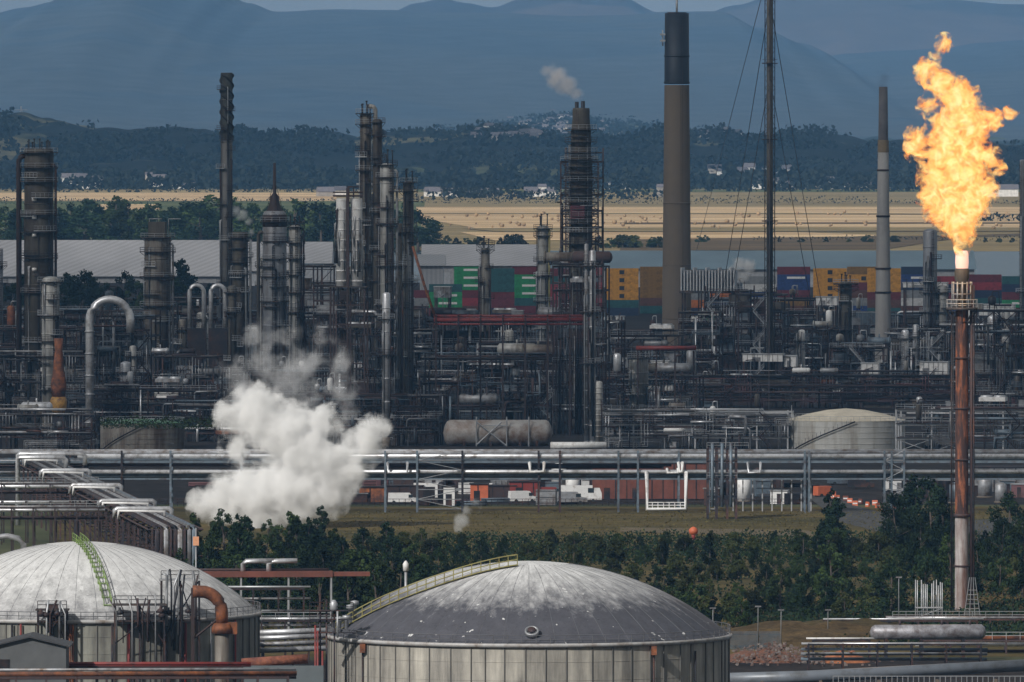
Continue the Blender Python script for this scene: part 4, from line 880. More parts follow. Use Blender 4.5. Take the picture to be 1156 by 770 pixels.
# big chimney
s = 4.0; t = empty('chimney', 764, s, 'huge brown concrete chimney with a black top band', 'chimney')
MB().lathe([(16.5 / s, 0), (16.3 / s, Z(330, s)), (15 / s, Z(200, s)), (14 / s, Z(96, s))], 48, cap=False).build('shaft', 'concrete', t)
MB().lathe([(14.1 / s, Z(95, s)), (13.6 / s, Z(15, s)), (12 / s, Z(15, s)), (12 / s, Z(30, s))], 48, cap=False).build('black_top_band', 'capblack', t)
MB().tube([(0, 0, Z(18, s)), (0, 0, Z(-4, s))], .3, 6).build('lightning_rod', 'galv', t); MB().lathe([(11 / s, Z(17, s)), (11 / s, Z(14, s))], 20).build('cap_plate', 'steel', t)
m_ = MB()
for z in (Z(40, s), Z(47, s)): m_.box(-14.6 / s - 1.1, -13 / s, -2, -.6, z, z + .5)
m_.tube([(-14 / s - .5, -1.2, Z(52, s)), (-14 / s - .5, -1.2, Z(34, s))], .2, 6); m_.build('aerial_bracket', 'galv', t)
for py in (64, 94, 230, 300, 360): r = (16.6 - 2.9 * (Z(py, s) / 108)) / s + .05; MB().lathe([(r - .2, Z(py, s)), (r + .08, Z(py, s)), (r + .08, Z(py, s) + .35), (r - .2, Z(py, s) + .35)], 40, cap=False).build('hoop', 'concrete' if py > 95 else 'capblack', t)
m_ = MB(); q = 15.5 / s
for sx in (-.25, .25): m_.bar((1.5 + sx, -q, 0), (1.3 + sx, -13.8 / s, Z(17, s)), .05)
m_.build('ladder', 'steel', t)
# guyed mast: a slim stack inside a lattice with guy wires
s = 4.3; t = empty('guyed_mast', 869, s, 'very tall dark guyed flare mast running out of the picture top', 'mast'); zt = Z(-60, s)
MB().tube([(0, 0, 0), (0, 0, zt)], .85, 12).build('riser', mat('mast_paint', (.05, .045, .042), .6, .2, .3, .3, (.12, .11, .09), .45, True, .3), t)
m_ = MB()
for a in range(3):
    q = a * 2 * PI / 3 + .5; m_.bar((math.cos(q) * 1.5, math.sin(q) * 1.5, 0), (math.cos(q) * 1.5, math.sin(q) * 1.5, zt), .16)
z = 0; k = 0
while z < zt - 3:
    for a in range(3):
        q, p = a * 2 * PI / 3 + .5, (a + 1) * 2 * PI / 3 + .5
        if k % 2: q, p = p, q
        m_.bar((math.cos(q) * 1.5, math.sin(q) * 1.5, z), (math.cos(p) * 1.5, math.sin(p) * 1.5, z + 2.5), .09)
    z += 2.5; k += 1
m_.build('lattice', 'steel', t)
for py in (72, 158, 250, 330):
    m_ = MB().lathe([(.9, Z(py, s)), (2.1, Z(py, s)), (2.1, Z(py, s) + .25), (.9, Z(py, s) + .25)], 12, cap=False); hoop(m_, 2.0, Z(py, s) + 1.1, .05, 12); m_.build('platform', 'steel', t)
for (py, gx, gy) in [(0, 800, 420), (0, 942, 420), (88, 805, 440), (88, 935, 440), (-40, 780, 300), (90, 868, 500)]:
    s2 = gs(gy + 8); MB().tube([(0, 0, Z(py, s)), (X(gx, s2) - X(869, s), Y(s2) - Y(s), 0)], .09, 4).build('guy_wire', 'steel', t)
# grey chimney
s = 4.0; t = empty('chimney', 997, s, 'slim pale grey chimney with a long sooty top, left of the flare', 'chimney')
MB().lathe([(9.5 / s, 0), (8.5 / s, Z(330, s)), (6.6 / s, Z(210, s)), (6 / s, Z(162, s)), (5 / s, Z(162, s)), (5 / s, Z(175, s))], 32, cap=False).build('shaft', 'stackgrey', t)
MB().lathe([(6.35 / s, Z(172, s)), (6.2 / s, Z(158, s))], 32, cap=False).build('tan_band', mat('sooty_tan', (.20, .15, .09), .9), t); MB().lathe([(5.6 / s, Z(159, s)), (4.8 / s, Z(98, s)), (4. / s, Z(98, s)), (3.9 / s, Z(110, s))], 32, cap=False).build('sooty_top_band', mat('sooty_grey', (.10, .095, .10), .9, 0, .3, .2), t)
for py in (193, 245, 304, 331, 392): r = interp([(160, 6), (210, 7), (330, 9), (415, 10)], py) / s; MB().lathe([(r, Z(py, s)), (r + .12, Z(py, s)), (r + .12, Z(py, s) + .5), (r, Z(py, s) + .5)], 32, cap=False).build('hoop', 'steel', t)
# red pipe bridge on the long structure
o = empty('red_pipe_bridge', 582, 4.78, 'bright red pipe bridge across the top of the long structure', 'pipe bridge', rz=0); s = 4.78
for z, r in ((Z(361, s), .5), (Z(357, s), .22), (Z(366, s), .2)): MB().tube([(-92 / s, 0, z), (88 / s, 0, z)], r, 8).build('pipe', 'redpaint', o)
m_ = MB(); 
for i in range(8): x = -90 / s + i * 25.2 / s; m_.box(x - .2, x + .2, -.6, .6, 0, Z(368, s)) ; m_.box(x - .15, x + .15, -.7, .7, Z(368, s), Z(355, s))
m_.build('trestle', 'rusty', o); m_ = MB(); railing(m_, (-92 / s, -.7, Z(363, s)), (88 / s, -.7, Z(363, s)), 1.6, .06); m_.build('handrail', 'redpaint', o)
MB().tube([(-90 / s, 0, Z(360, s)), (-102 / s, 0, Z(325, s)), (-116 / s, 0, Z(278, s))], .32, 8).build('inclined_pipe', 'orange', o)
o = empty('red_pipe_bridge', 738, 4.6, 'dull red pipe bridge just before the big chimney', 'pipe bridge', rz=0); s = 4.6
for z, r in ((Z(393, s), .55),): MB().tube([(-20 / s, 0, z), (48 / s, 0, z)], r, 8).build('pipe', 'redpaint', o)
m_ = MB()
for i in range(4): m_.box(-18 / s + i * 21 / s - .2, -18 / s + i * 21 / s + .2, -.3, .3, 0, Z(396, s))
m_.build('trestle', 'rusty', o)
# louvred cooling block by the chimney
s = 4.05; o = empty('slatted_cooler', 800, s, 'pale slatted cooling block right of the big chimney, steaming', 'cooler', rz=RZ); m_ = MB()
for i in range(18): x = -7.5 + i * .87; m_.box(x, x + .4, -3, 3, Z(328, s), Z(305 - (3 if i % 4 == 0 else 0), s))
m_.build('slat_wall', 'galv', o); m_ = MB().box(-7.8, 7.8, -3.3, 3.3, Z(331, s), Z(328, s)).build('deck', 'deck', o); m_ = MB()
for x in (-7, -2.4, 2.4, 7):
    for y in (-2.5, 2.5): m_.box(x - .2, x + .2, y - .2, y + .2, 0, Z(331, s))
m_.build('leg_frame', 'steel', o)
# big horizontal drum
s = 4.92; o = empty('storage_drum', 562, s, 'huge horizontal weathered drum behind the long pipe rack', 'drum', rz=0); r = 15 / s; zc = Z(489, s); L_ = 54 / s
MB().lathe([(.05, -L_ - 1.6), (r * .55, -L_ - 1.25), (r * .88, -L_ - .7), (r, -L_), (r, L_), (r * .88, L_ + .7), (r * .55, L_ + 1.25), (.05, L_ + 1.6)], 32, 0, zc, 'x').build('shell', mat('weathered_drum', (.33, .32, .31), .6, .1, .2, .2, (.14, .08, .05), .47, sscale=.25), o)
for x in (-38 / s, -8 / s, 25 / s, 44 / s): MB().box(x - .3, x + .3, -2.6, 2.6, 0, zc - r * .6).build('saddle', 'steel', o)
m_ = MB(); m_.bar((-24 / s, -r - .4, Z(502, s)), (4 / s, -r - .4, Z(476, s)), .25); m_.bar((-24 / s, -r - .4, Z(476, s)), (10 / s, -r - .4, Z(503, s)), .25); m_.bar((12 / s, -r - .4, Z(480, s)), (-18 / s, -r - .4, Z(480, s)), .2)
for x in (-24, 10, 35): m_.bar((x / s, -r - .4, 0), (x / s, -r - .4, Z(470, s)), .25)
m_.build('access_frame', 'galv', o)
s = 5.1; o = empty('pipe_module', 653, s, 'low white covered pipe module right of the huge drum', 'pipe', rz=0)
m_ = MB().tube([(-6.2, 0, Z(503, s)), (6.2, 0, Z(503, s))], .8, 10); m_.build('casing', 'white', o); m_ = MB()
for x in (-5, 0, 5): m_.box(x - .2, x + .2, -.3, .3, 0, Z(506, s))
m_.build('support', 'steel', o)
# tanks in the plant
def flat_tank(px, w_, top, s, label, roofrow, wallm='white', roofm='white', name='storage_tank'):
    o = empty(name, px, s, label, 'tank'); r = w_ / 2 / s; z = Z(top, s); zr = Z(roofrow, s)
    m_ = MB().lathe([(r, 0), (r, z)], 64, cap=False)
    for k in range(1, 5): m_.lathe([(r, z * k / 5), (r + .06, z * k / 5), (r + .06, z * k / 5 + .1), (r, z * k / 5 + .1)], 64, cap=False)
    m_.build('shell', wallm, o); MB().lathe([(r + .1, z), (r * .66, z + (zr - z) * .5), (r * .33, z + (zr - z) * .85), (.05, zr)], 64, cap=False).build('cone_roof', roofm, o)
    m_ = MB(); hoop(m_, r, z + 1.1, .05, 64); hoop(m_, r, z + .6, .04, 64)
    for k in range(64): a = k * PI / 32; m_.bar((math.cos(a) * r, math.sin(a) * r, z), (math.cos(a) * r, math.sin(a) * r, z + 1.1), .05)
    m_.build('handrail', 'galv', o); m_ = MB()
    for k in range(16):
        a, b = -PI / 2 - 1 + k * .07, -PI / 2 - 1 + (k + 1) * .07; m_.tube([(math.cos(a) * (r + .6), math.sin(a) * (r + .6), z * k / 16), (math.cos(b) * (r + .6), math.sin(b) * (r + .6), z * (k + 1) / 16)], .16, 4)
        m_.bar((math.cos(a) * (r + .9), math.sin(a) * (r + .9), z * k / 16), (math.cos(a) * (r + .9), math.sin(a) * (r + .9), z * k / 16 + 1.), .05)
    m_.build('stair', 'steel', o); return o
flat_tank(955, 134, 474, 4.95, 'white tank with a low pale cone roof behind the long pipe rack', 461, mat('tank_white', (.48, .48, .46), .6, 0, .12, .2, (.25, .22, .18), .42, True, .3), mat('tank_roof_cream', (.62, .56, .45), .7, 0, .2, .3))
flat_tank(160, 96, 477, 4.95, 'wide grey tank under a green planted deck near the pipe arch', 473, 'shell', 'green')
MB_ = [('T', 1128, 60, 488, 4.95)]
# green deck with climbing growth over the grey tank
scrub('climbing_growth', [(112, 245, 4.98, 5.12)], 1500, .5, LEAFA, 2.0, 9).location.z = Z(480, 5.05)
# small tanks, trailers, white cabinets seen among the steel
for i, (px, py, w_, h_, m_, lb) in enumerate([(700, 360, 8, 5, 'white', 'small white dome roofed hut left of the chimney, first of two'), (686, 360, 8, 5, 'white', 'second small white hut beside the steaming tower'), (701, 410, 14, 10, 'white', 'white cabinet left of the squat grey column'), (746, 414, 20, 12, 'white', 'white cabinet against the big chimney foot'),
        (786, 360, 12, 6, 'white', 'white hut just right of the big chimney'), (799, 356, 16, 12, 'green', 'pale green cabinet right of the white hut'), (862, 404, 46, 8, 'white', 'long white cabin roof behind the mast foot'), (893, 408, 14, 12, 'white', 'white cabin right of the mast foot'), (934, 340, 24, 9, 'white', 'white trailer with dark lettering by the yellow containers'),
        (975, 360, 50, 14, 'bluesteel', 'long blue grey shed left of the grey chimney'), (983, 418, 20, 15, 'white', 'white patterned cabinet at the grey chimney foot'), (1052, 417, 38, 16, 'white', 'white boxed module just left of the flare stack'), (1126, 350, 40, 12, 'white', 'white cluttered module right of the flare'), (1045, 322, 50, 5, 'white', 'white canopy roof left of the flare tip'),
        (238, 435, 44, 8, 'white', 'white horizontal duct left of the steam'), (236, 448, 12, 11, 'white', 'white round hut under the white duct'), (946, 437, 10, 10, 'white', 'white tank end beside the dark red rack'), (500, 330, 18, 12, 'silverdull', 'grey cabin below the green containers')]):
    s = 4.3 if py > 400 else 3.9
    o = empty('equipment_cabin', px, s, lb, 'cabin', rz=RZ); z0_ = Z(py + h_ / 2, s); W2 = w_ / 2 / s
    MB().box(-W2, W2, -1.8, 1.8, z0_, Z(py - h_ / 2, s)).build('cabin', m_, o); MB().box(-W2 - .2, W2 + .2, -2, 2, Z(py - h_ / 2, s), Z(py - h_ / 2, s) + .25).build('roof', 'galv', o)
    m_ = MB(); nb_ = max(2, int(W2 * 1.6)); [m_.box(-W2 + 2 * W2 * i_ / nb_ - .06, -W2 + 2 * W2 * i_ / nb_ + .06, -1.9, -1.8, z0_, Z(py - h_ / 2, s)) for i_ in range(nb_ + 1)]; m_.box(-W2 * .5, -W2 * .1, -1.87, -1.8, z0_, z0_ + (Z(py - h_ / 2, s) - z0_) * .6); m_.build('cladding', 'silverdull', o)
    for j_ in range(2): x_ = R.uniform(-W2, W2); MB().tube([(x_, -2.2, 0), (x_, -2.2, z0_ + R.uniform(-1, 3)), (x_ + R.uniform(-3, 3), -2.2, z0_ + R.uniform(0, 3))], .13, 6).build('pipe', R.choice(['steel', 'rusty', 'silverdull']), o)
    m_ = MB(); [m_.box(x - .2, x + .2, y - .2, y + .2, 0, z0_) for x in (-W2 + .3, W2 - .3) for y in (-1.5, 1.5)]; m_.build('support', 'steel', o)
# ================================================================ LONG PIPE RACK
s = 5.85; o = empty('pipe_rack', 578, s, 'long grey pipe rack crossing the whole picture above the grass', 'pipe rack', rz=0)
def ztube(o, py, r, m, x0=-620, x1=620, y=0., name='pipe', sag=0.): return MB().tube([(x0 / s, y, Z(py, s)), (x1 / s, y, Z(py, s))], r, 10).build(name, m, o)
ztube(o, 510.5, .34, 'silverdull', y=-2.2); ztube(o, 514.5, .50, 'silver', y=-3.2, x0=-490); ztube(o, 518, .3, 'bluesteel', y=-1); ztube(o, 511, .3, 'rusty', y=1.); ztube(o, 509.5, .3, 'silverdull', y=3)
ztube(o, 532, .40, 'silver', y=-3.2, x0=-480); ztube(o, 536, .42, 'bluesteel', y=-2.2, x0=-490); ztube(o, 525, .30, 'rusty', y=-1, x0=-480, x1=180); ztube(o, 527, .45, 'rusty', y=1, x0=-140, x1=170); ztube(o, 534, .3, 'silverdull', y=1.5); ztube(o, 539, .22, 'steel', y=2.8); ztube(o, 538, .3, 'bluesteel', y=0)
fr = MB()
for y in (-3.7, 3.7):
    fr.box(-620 / s, 620 / s, y - .12, y + .12, Z(522, s), Z(519.5, s)); fr.box(-620 / s, 620 / s, y - .12, y + .12, Z(541, s), Z(539, s))
fr.build('longitudinal_beam', 'bluesteel', o)
posts = [-500, -440, -385, -305, -225, -143, -107, -56, 30, 54, 120, 142, 188, 222, 230, 330, 335, 420, 428, 442, 520, 590]
for px in posts:
    m_ = MB()
    for y in (-3.9, 3.9): m_.box(px / s - .2, px / s + .2, y - .2, y + .2, 0, Z(508, s))
    for py in (518, 538, 556): m_.box(px / s - .18, px / s + .18, -3.7, 3.7, Z(py + 1.5, s), Z(py, s)) if py < 550 or abs(px) % 3 == 0 else 0
    m_.build('portal_frame', 'bluesteel' if px > 60 or px % 2 else 'steel', o)
for a, b in ((222, 230), (420, 442), (-107, -56)):
    m_ = MB()
    for k in range(6): m_.bar((a / s, -3.9, Z(574 - k * 11, s)), (b / s, -3.9, Z(574 - k * 11, s)), .12); m_.bar((a / s if k % 2 else b / s, -3.9, Z(574 - k * 11, s)), (b / s if k % 2 else a / s, -3.9, Z(563 - k * 11, s)), .1)
    m_.build('cross_bracing', 'galv', o)
for (a, b, top, bot, m__, r) in [(152, 196, 533, 574, 'white', .42), (175, 187, 529, 533, 'white', .3), (20, 36, 522, 532, 'white', .35), (188, 192, 522, 532, 'white', .35), (-140, -118, 522, 533, 'silver', .3), (266, 280, 522, 533, 'silver', .3)]:
    MB().tube([(a / s, -3.3, Z(top, s)), (a / s, -4.3, Z(top, s)), (a / s, -4.4, Z(bot, s)), (b / s, -4.4, Z(bot, s)), (b / s, -4.3, Z(top, s)), (b / s, -3.3, Z(top, s))], r, 8).build('expansion_loop', m__, o)
m_ = MB(); railing(m_, (152 / s, -4.4, Z(573.5, s)), (196 / s, -4.4, Z(573.5, s)), 1.2, .09, 1.); m_.build('loop_guard_rail', 'white', o)
m_ = MB()
for i, px in enumerate(range(250, 345, 11)): m_.box(px / s - .12, px / s + .12, 1.5, 1.9, 0, Z(541, s))
m_.build('hanger_row', 'galv', o)
# cable tray gantry box near 800-845
o2 = empty('valve_platform', 815, 5.95, 'dark valve platform standing against the long rack near its middle right', 'platform', rz=0); s = 5.95
m_ = MB()
for x in (-16, -6, 6, 16):
    for y in (-2, 2): m_.box(x / s - .22, x / s + .22, y - .2, y + .2, 0, Z(505, s))
for py in (506, 520, 540, 560): m_.box(-17 / s, 17 / s, -2.2, 2.2, Z(py + 1.2, s), Z(py, s))
m_.build('steel_frame', 'steel', o2); m_ = MB(); railing(m_, (-17 / s, -2.2, Z(506, s)), (30 / s, -2.2, Z(506, s))); railing(m_, (-17 / s, -2.2, Z(540, s)), (17 / s, -2.2, Z(540, s))); m_.build('handrail', 'galv', o2)
for x in (-11, 0, 10): MB().tube([(x / s, -2.4, Z(572, s)), (x / s, -2.4, Z(500, s))], .3, 8).build('pipe', 'bluesteel', o2)

# ================================================================ BEHIND THE RACK: buildings, vans, barriers
def cabin(px, s, w_, h_, d, m, label, name='site_cabin', cat='cabin', door=True):
    o = empty(name, px, s, label, cat, rz=R.uniform(-.1, .1)); MB().box(-w_ / 2, w_ / 2, -d / 2, d / 2, .15, h_).build('wall', m, o); MB().box(-w_ / 2 - .2, w_ / 2 + .2, -d / 2 - .2, d / 2 + .2, h_, h_ + .25).build('roof', 'steel', o)
    if door: MB().box(-w_ * .3, -w_ * .3 + 1.2, -d / 2 - .06, -d / 2, .2, min(h_ * .7, 2.4)).build('door', 'steel', o)
    m_ = MB()
    for k in range(int(w_ / 3)): x = -w_ * .1 + k * 2.2; m_.box(x, x + .25, -d / 2 - .05, -d / 2, .2, h_ - .1) if x < w_ / 2 - .4 else 0
    if m_.v: m_.build('pilaster', 'steel', o)
    return o
cabin(700, 5.67, 11, 7, 8, 'brick', 'red brown windowless building behind the rack, left one of the pair')
cabin(746, 5.67, 19, 7.2, 8, 'brick', 'long red brown building behind the white pipe loop')
cabin(541, 5.72, 3.5, 3.6, 3, 'orangepaint', 'bright orange cabin behind the long rack')
cabin(507, 5.77, 2.2, 3.8, 2.4, 'white', 'small upright white cabin left of the orange cabin')
cabin(592, 5.67, 6, 3.4, 3, 'redpaint', 'dull red cabin behind the rack under the pipes')
cabin(560, 5.67, 8, 2.6, 3, 'rusty', 'dark rusty container cabin behind the rack', 'site_cabin')
cabin(455, 5.67, 8, 2.6, 3, 'rusty', 'rusty low cabin right of the steam')
cabin(420, 5.72, 5, 3.0, 3, 'orange', 'rust orange cabin near the right side of the steam')
cabin(835, 5.62, 8, 4, 4, 'bluesteel', 'blue grey cabin behind the rack right of the valve platform')
cabin(1070, 5.57, 14, 4, 4, 'silverdull', 'low grey building behind the rack left of the flare')
cabin(1130, 5.57, 16, 5, 5, 'silverdull', 'low grey building behind the rack at the right edge')
cabin(1108, 5.52, 5, 4, 3, 'orange', 'orange brown shelter right of the rusty flare stack')
def vehicle(px, s, L_, h_, m, label, kind='van', rz=0.):
    o = empty('parked_' + kind, px, s, label, kind, 'vehicles parked behind the long rack', rz=rz); W_ = 1.0
    m_ = MB(); pr = [(-L_ / 2, .35), (L_ / 2, .35), (L_ / 2, h_ * .5), (L_ / 2 - L_ * .16, h_ * .58), (L_ / 2 - L_ * .28, h_), (-L_ / 2 + .1, h_)] if kind != 'truck' else [(-L_ / 2, .6), (L_ / 2, .6), (L_ / 2, h_ * .55), (L_ / 2 - .4, h_ * .85), (L_ / 2 - 1.8, h_ * .85), (L_ / 2 - 1.8, h_), (-L_ / 2, h_)]
    n = len(pr); m_.v = [(x, -W_, z) for x, z in pr] + [(x, W_, z) for x, z in pr]; m_.f = [tuple(range(n)), tuple(range(n, 2 * n))[::-1]] + [(i, i + n, (i + 1) % n + n, (i + 1) % n) for i in range(n)]; m_.smooth = [False] * len(m_.f)
    m_.build('body', m, o)
    g = MB().box(L_ / 2 - L_ * .32, L_ / 2 - L_ * .18, -W_ - .02, W_ + .02, h_ * .58, h_ * .86); g.build('window', 'glass', o)
    for x in (-L_ * .3, L_ * .3):
        for y in (-W_, W_):
            w = MB(); b = len(w.v)
            for yy in (-.12, .12):
                for k in range(14): a = 2 * PI * k / 14; w.v.append((x + .36 * math.cos(a), y + yy, .36 + .36 * math.sin(a)))
            w.f = [tuple(range(14)), tuple(range(14, 28))[::-1]] + [(k, (k + 1) % 14, (k + 1) % 14 + 14, k + 14) for k in range(14)]; w.smooth = [False] * len(w.f); w.build('wheel', 'rubber', o)
    return o
vehicle(489, 5.67, 8, 3.2, 'white', 'white van behind the long rack left of the white cabin')
vehicle(455, 5.74, 6, 2.2, 'white', 'pale van right of the white steam')
vehicle(655, 5.72, 8.5, 3.4, 'white', 'white box truck behind the rack left of the red brown building', 'truck')
vehicle(643, 5.74, 7, 2.4, 'silverdull', 'grey van in front of the white box truck')
vehicle(620, 5.67, 6, 2.4, 'redpaint', 'dark red van left of the white box truck')
vehicle(590, 5.72, 5.5, 2.3, 'white', 'white van under the pipes near the dull red cabin', rz=.3)
vehicle(931, 5.64, 4.2, 2.2, 'orangepaint', 'dull orange van on the road under the rack', rz=.5)
vehicle(918, 5.62, 5, 2.2, 'steel', 'dark van on the road behind the orange one', rz=.4)
vehicle(1030, 5.62, 6, 2.6, 'silverdull', 'grey van just right of the cone barriers', rz=.2)
vehicle(1012, 5.57, 5.5, 2.2, 'white', 'white van behind the road right of the tank', rz=.1)
vehicle(972, 5.52, 5.5, 2.2, 'steel', 'dark van parked behind the orange barriers')
vehicle(950, 5.47, 5.5, 2.2, 'bluesteel', 'blue grey van parked behind the orange barriers', rz=.2)
for k in range(15):
    px = 940 + k * 6.6 + R.uniform(-2, 2); s = gs(565 + k * 1.1 + R.uniform(-2.5, 2)) ; o = empty('road_barrier', px, s, f"small road barrier, {ordn(k+1)} of the row along the road from the left", 'barrier', 'orange road barriers along the plant road', rz=-.3)
    m_ = MB(); m_.v = [(-.55, -.25, 0), (.55, -.25, 0), (.55, .25, 0), (-.55, .25, 0), (-.55, -.08, 1), (.55, -.08, 1), (.55, .08, 1), (-.55, .08, 1)]; m_.f = [(0, 3, 2, 1), (4, 5, 6, 7), (0, 1, 5, 4), (1, 2, 6, 5), (2, 3, 7, 6), (3, 0, 4, 7)]; m_.smooth = [False] * 6
    m_.build('barrier_block', R.choice(['orangepaint', 'brick', 'white', 'orangepaint']), o); o.rotation_euler.z = R.uniform(-1, 1); MB().box(-.45, .45, -.2, -.19, .35, .6).build('reflector', 'white', o); 
for k, (px, py) in enumerate([(998, 578), (1016, 583), (1020, 580), (1013, 590)]):
    o = empty('traffic_cone', px, gs(py), f"orange road cone block at the road bend, {ordn(k+1)} from the left", 'cone', 'orange cones at the road bend'); MB().lathe([(.7, 0), (.7, .1), (.42, .12), (.14, 1.3), (.02, 1.32)], 12).build('cone', 'orangepaint', o); MB().lathe([(.33, .5), (.25, .8)], 12, cap=False).build('white_band', 'white', o)
# stores, skips and small gear crowding the ground behind the long rack
NM = dict(skip=('open skip', 'skip'), pipes=('stack of pipes', 'pipe stack'), tank=('upright tank', 'tank'), crate=('stacked crate', 'crate'), hutch=('low hut', 'hut'))
xk = 212
kk = 0; CNT = [0, 0, 0]
while xk < 1150:
    xk += R.uniform(4, 9)
    if 905 < xk < 1010 or 672 < xk < 802: continue
    kk += 1; ln_ = R.randint(0, 2); CNT[ln_] += 1; s = (5.5, 5.63, 5.74)[ln_] + R.uniform(-.03, .03); kn_ = f"{ordn(CNT[ln_])} from left in the {('back', 'middle', 'front')[ln_]} line"; kd = R.choice(['skip', 'pipes', 'tank', 'crate', 'crate', 'hutch', 'hutch']); cm_ = R.choice([('rusty', 'rusty'), ('steel', 'dark'), ('steel', 'dark'), ('silverdull', 'grey'), ('bluesteel', 'blue grey'), ('silverdull', 'grey'), ('white', 'white'), ('rusty', 'rusty'), ('mauve', 'dull maroon')])
    if kd == 'pipes':
        o = empty('pipe_stack', xk, s, f"{cm_[1]} stack of pipes behind the long rack, {kn_}", 'pipe stack', 'stores behind the long rack', rz=R.uniform(-.3, .3))
        for j in range(6): MB().tube([(-3, (j % 3) * .5, .3 + (j // 3) * .45), (3, (j % 3) * .5, .3 + (j // 3) * .45)], .22, 8).build('pipe', cm_[0], o)
        continue
    o = empty({'skip': 'waste_skip', 'tank': 'upright_tank', 'crate': 'storage_crate', 'hutch': 'small_hut'}[kd], xk, s, f"{cm_[1]} {NM[kd][0]} behind the long rack, {kn_}", NM[kd][1], 'stores behind the long rack', rz=R.uniform(-.3, .3))
    w_ = R.uniform(1., 2.6); h_ = R.uniform(1.4, 3.8)
    if kd == 'skip':
        m_ = MB(); m_.v = [(-w_ * .7, -.8, .1), (w_ * .7, -.8, .1), (w_ * .7, .8, .1), (-w_ * .7, .8, .1), (-w_, -.95, 1.5), (w_, -.95, 1.5), (w_, .95, 1.5), (-w_, .95, 1.5)]; m_.f = [(0, 3, 2, 1), (0, 1, 5, 4), (1, 2, 6, 5), (2, 3, 7, 6), (3, 0, 4, 7)]; m_.smooth = [False] * 5; m_.build('bin', cm_[0], o)
        m_ = MB(); [m_.box(x - .06, x + .06, -1., -.85, .2, 1.5) for x in (-w_ * .5, 0, w_ * .5)]; m_.build('rib', 'steel', o)
    elif kd == 'tank': MB().lathe([(w_ * .6, .3), (w_ * .6, h_ + 1.5), (w_ * .3, h_ + 1.9), (.03, h_ + 2)], 16).build('shell', cm_[0], o); MB().lathe([(w_ * .7, 0), (w_ * .7, .3)], 16).build('plinth', 'concrete', o)
    elif kd == 'crate': MB().box(-w_, w_, -.8, .8, .1, h_).build('crate', cm_[0], o); m_ = MB(); [m_.box(-w_ - .03, w_ + .03, -.86, -.8, z, z + .12) for z in (.3, h_ * .5, h_ - .3)]; m_.build('batten', 'steel', o)
    else:
        MB().box(-w_, w_, -1, 1, 0, h_).build('wall', cm_[0], o); MB().box(-w_ - .2, w_ + .2, -1.2, 1.2, h_, h_ + .2).build('roof', 'silverdull', o); MB().box(-.4, .4, -1.06, -1., .1, h_ * .8).build('door', 'steel', o)
s = 5.77; o = empty('low_fence', 560, s, 'low dark mesh fence between the dry grass and the long rack', 'fence'); m_ = MB(); railing(m_, (-66, 0, 0), (57, 0, 0), 1.4, .05, 1.2); m_.build('mesh_panel', 'steel', o)
# windsock-like red beacon post in the grass
s = gs(613); o = empty('fire_monitor', 783, s, 'small orange red hydrant post standing alone in the dry grass', 'hydrant')
MB().tube([(0, 0, 0), (0, 0, 1.4)], .2, 8).build('post', 'galv', o); MB().lathe([(.2, 1.3), (.75, 1.7), (.85, 2.3), (.5, 2.7), (.1, 2.9)], 12).build('head', 'orangepaint', o); MB().lathe([(.28, .6), (.4, 1.5)], 10).build('collar', 'redpaint', o)

# ================================================================ FLARE
s = 7.3; o = empty('flare_stack', 1086, s, 'rusty flare stack with a white lower section and flame at its tip', 'flare stack'); zt = Z(300, s)
MB().lathe([(7.7 / s, 0), (7.7 / s, Z(582, s))], 28, cap=False).build('lower_section', mat('peeling_white', (.40, .38, .38), .6, 0, .3, .5, (.15, .08, .06), .50, True, .6), o)
MB().lathe([(7.6 / s, Z(582, s)), (7.1 / s, Z(348, s))], 28, cap=False).build('rusty_section', mat('stack_rust', (.25, .085, .04), .85, 0, .5, .9, (.045, .022, .020), .52, True, 1.1, bump=.4, sharp=.05), o)
MB().lathe([(8.4 / s, Z(584, s)), (9.4 / s, Z(584, s)), (9.4 / s, Z(580, s)), (8.4 / s, Z(580, s))], 28, cap=False).build('flange', 'rusty', o)
for py in (640, 520, 462, 405): z = Z(py, s); MB().lathe([(8.2 / s, z), (8.9 / s, z), (8.9 / s, z + .25), (8.2 / s, z + .25)], 24, cap=False).build('flange', 'rusty', o)
m_ = MB().lathe([(7.7 / s, Z(350, s)), (18 / s, Z(350, s)), (18 / s, Z(347, s)), (7.7 / s, Z(347, s))], 20, cap=False)
for k in range(8): a = k * PI / 4; m_.bar((math.cos(a) * 1.1, math.sin(a) * 1.1, Z(364, s)), (math.cos(a) * 2.4, math.sin(a) * 2.4, Z(350, s)), .12)
po = m_.build('platform', 'deck', o); m_ = MB()
for h_ in (.6, 1.2): hoop(m_, 17.5 / s, Z(347, s) + h_, .05, 24)
for k in range(16): a = k * PI / 8; m_.bar((math.cos(a) * 17.5 / s, math.sin(a) * 17.5 / s, Z(347, s)), (math.cos(a) * 17.5 / s, math.sin(a) * 17.5 / s, Z(347, s) + 1.2), .05)
m_.build('handrail', 'galv', po)
m_ = MB()
for k in range(12): a = k * PI / 6; m_.tube([(math.cos(a) * 1.5, math.sin(a) * 1.5, Z(348, s)), (math.cos(a) * 1.5, math.sin(a) * 1.5, Z(318, s))], .13, 6)
for py in (345, 332, 320): hoop(m_, 1.5, Z(py, s), .1, 20)
m_.build('steam_ring_cage', 'silverdull', o); MB().lathe([(7.4 / s, Z(348, s)), (7.0 / s, Z(318, s)), (8.4 / s, Z(314, s)), (8.4 / s, Z(306, s)), (7.4 / s, Z(303, s))], 24, cap=False).build('tip_body', 'shellbrown', o)
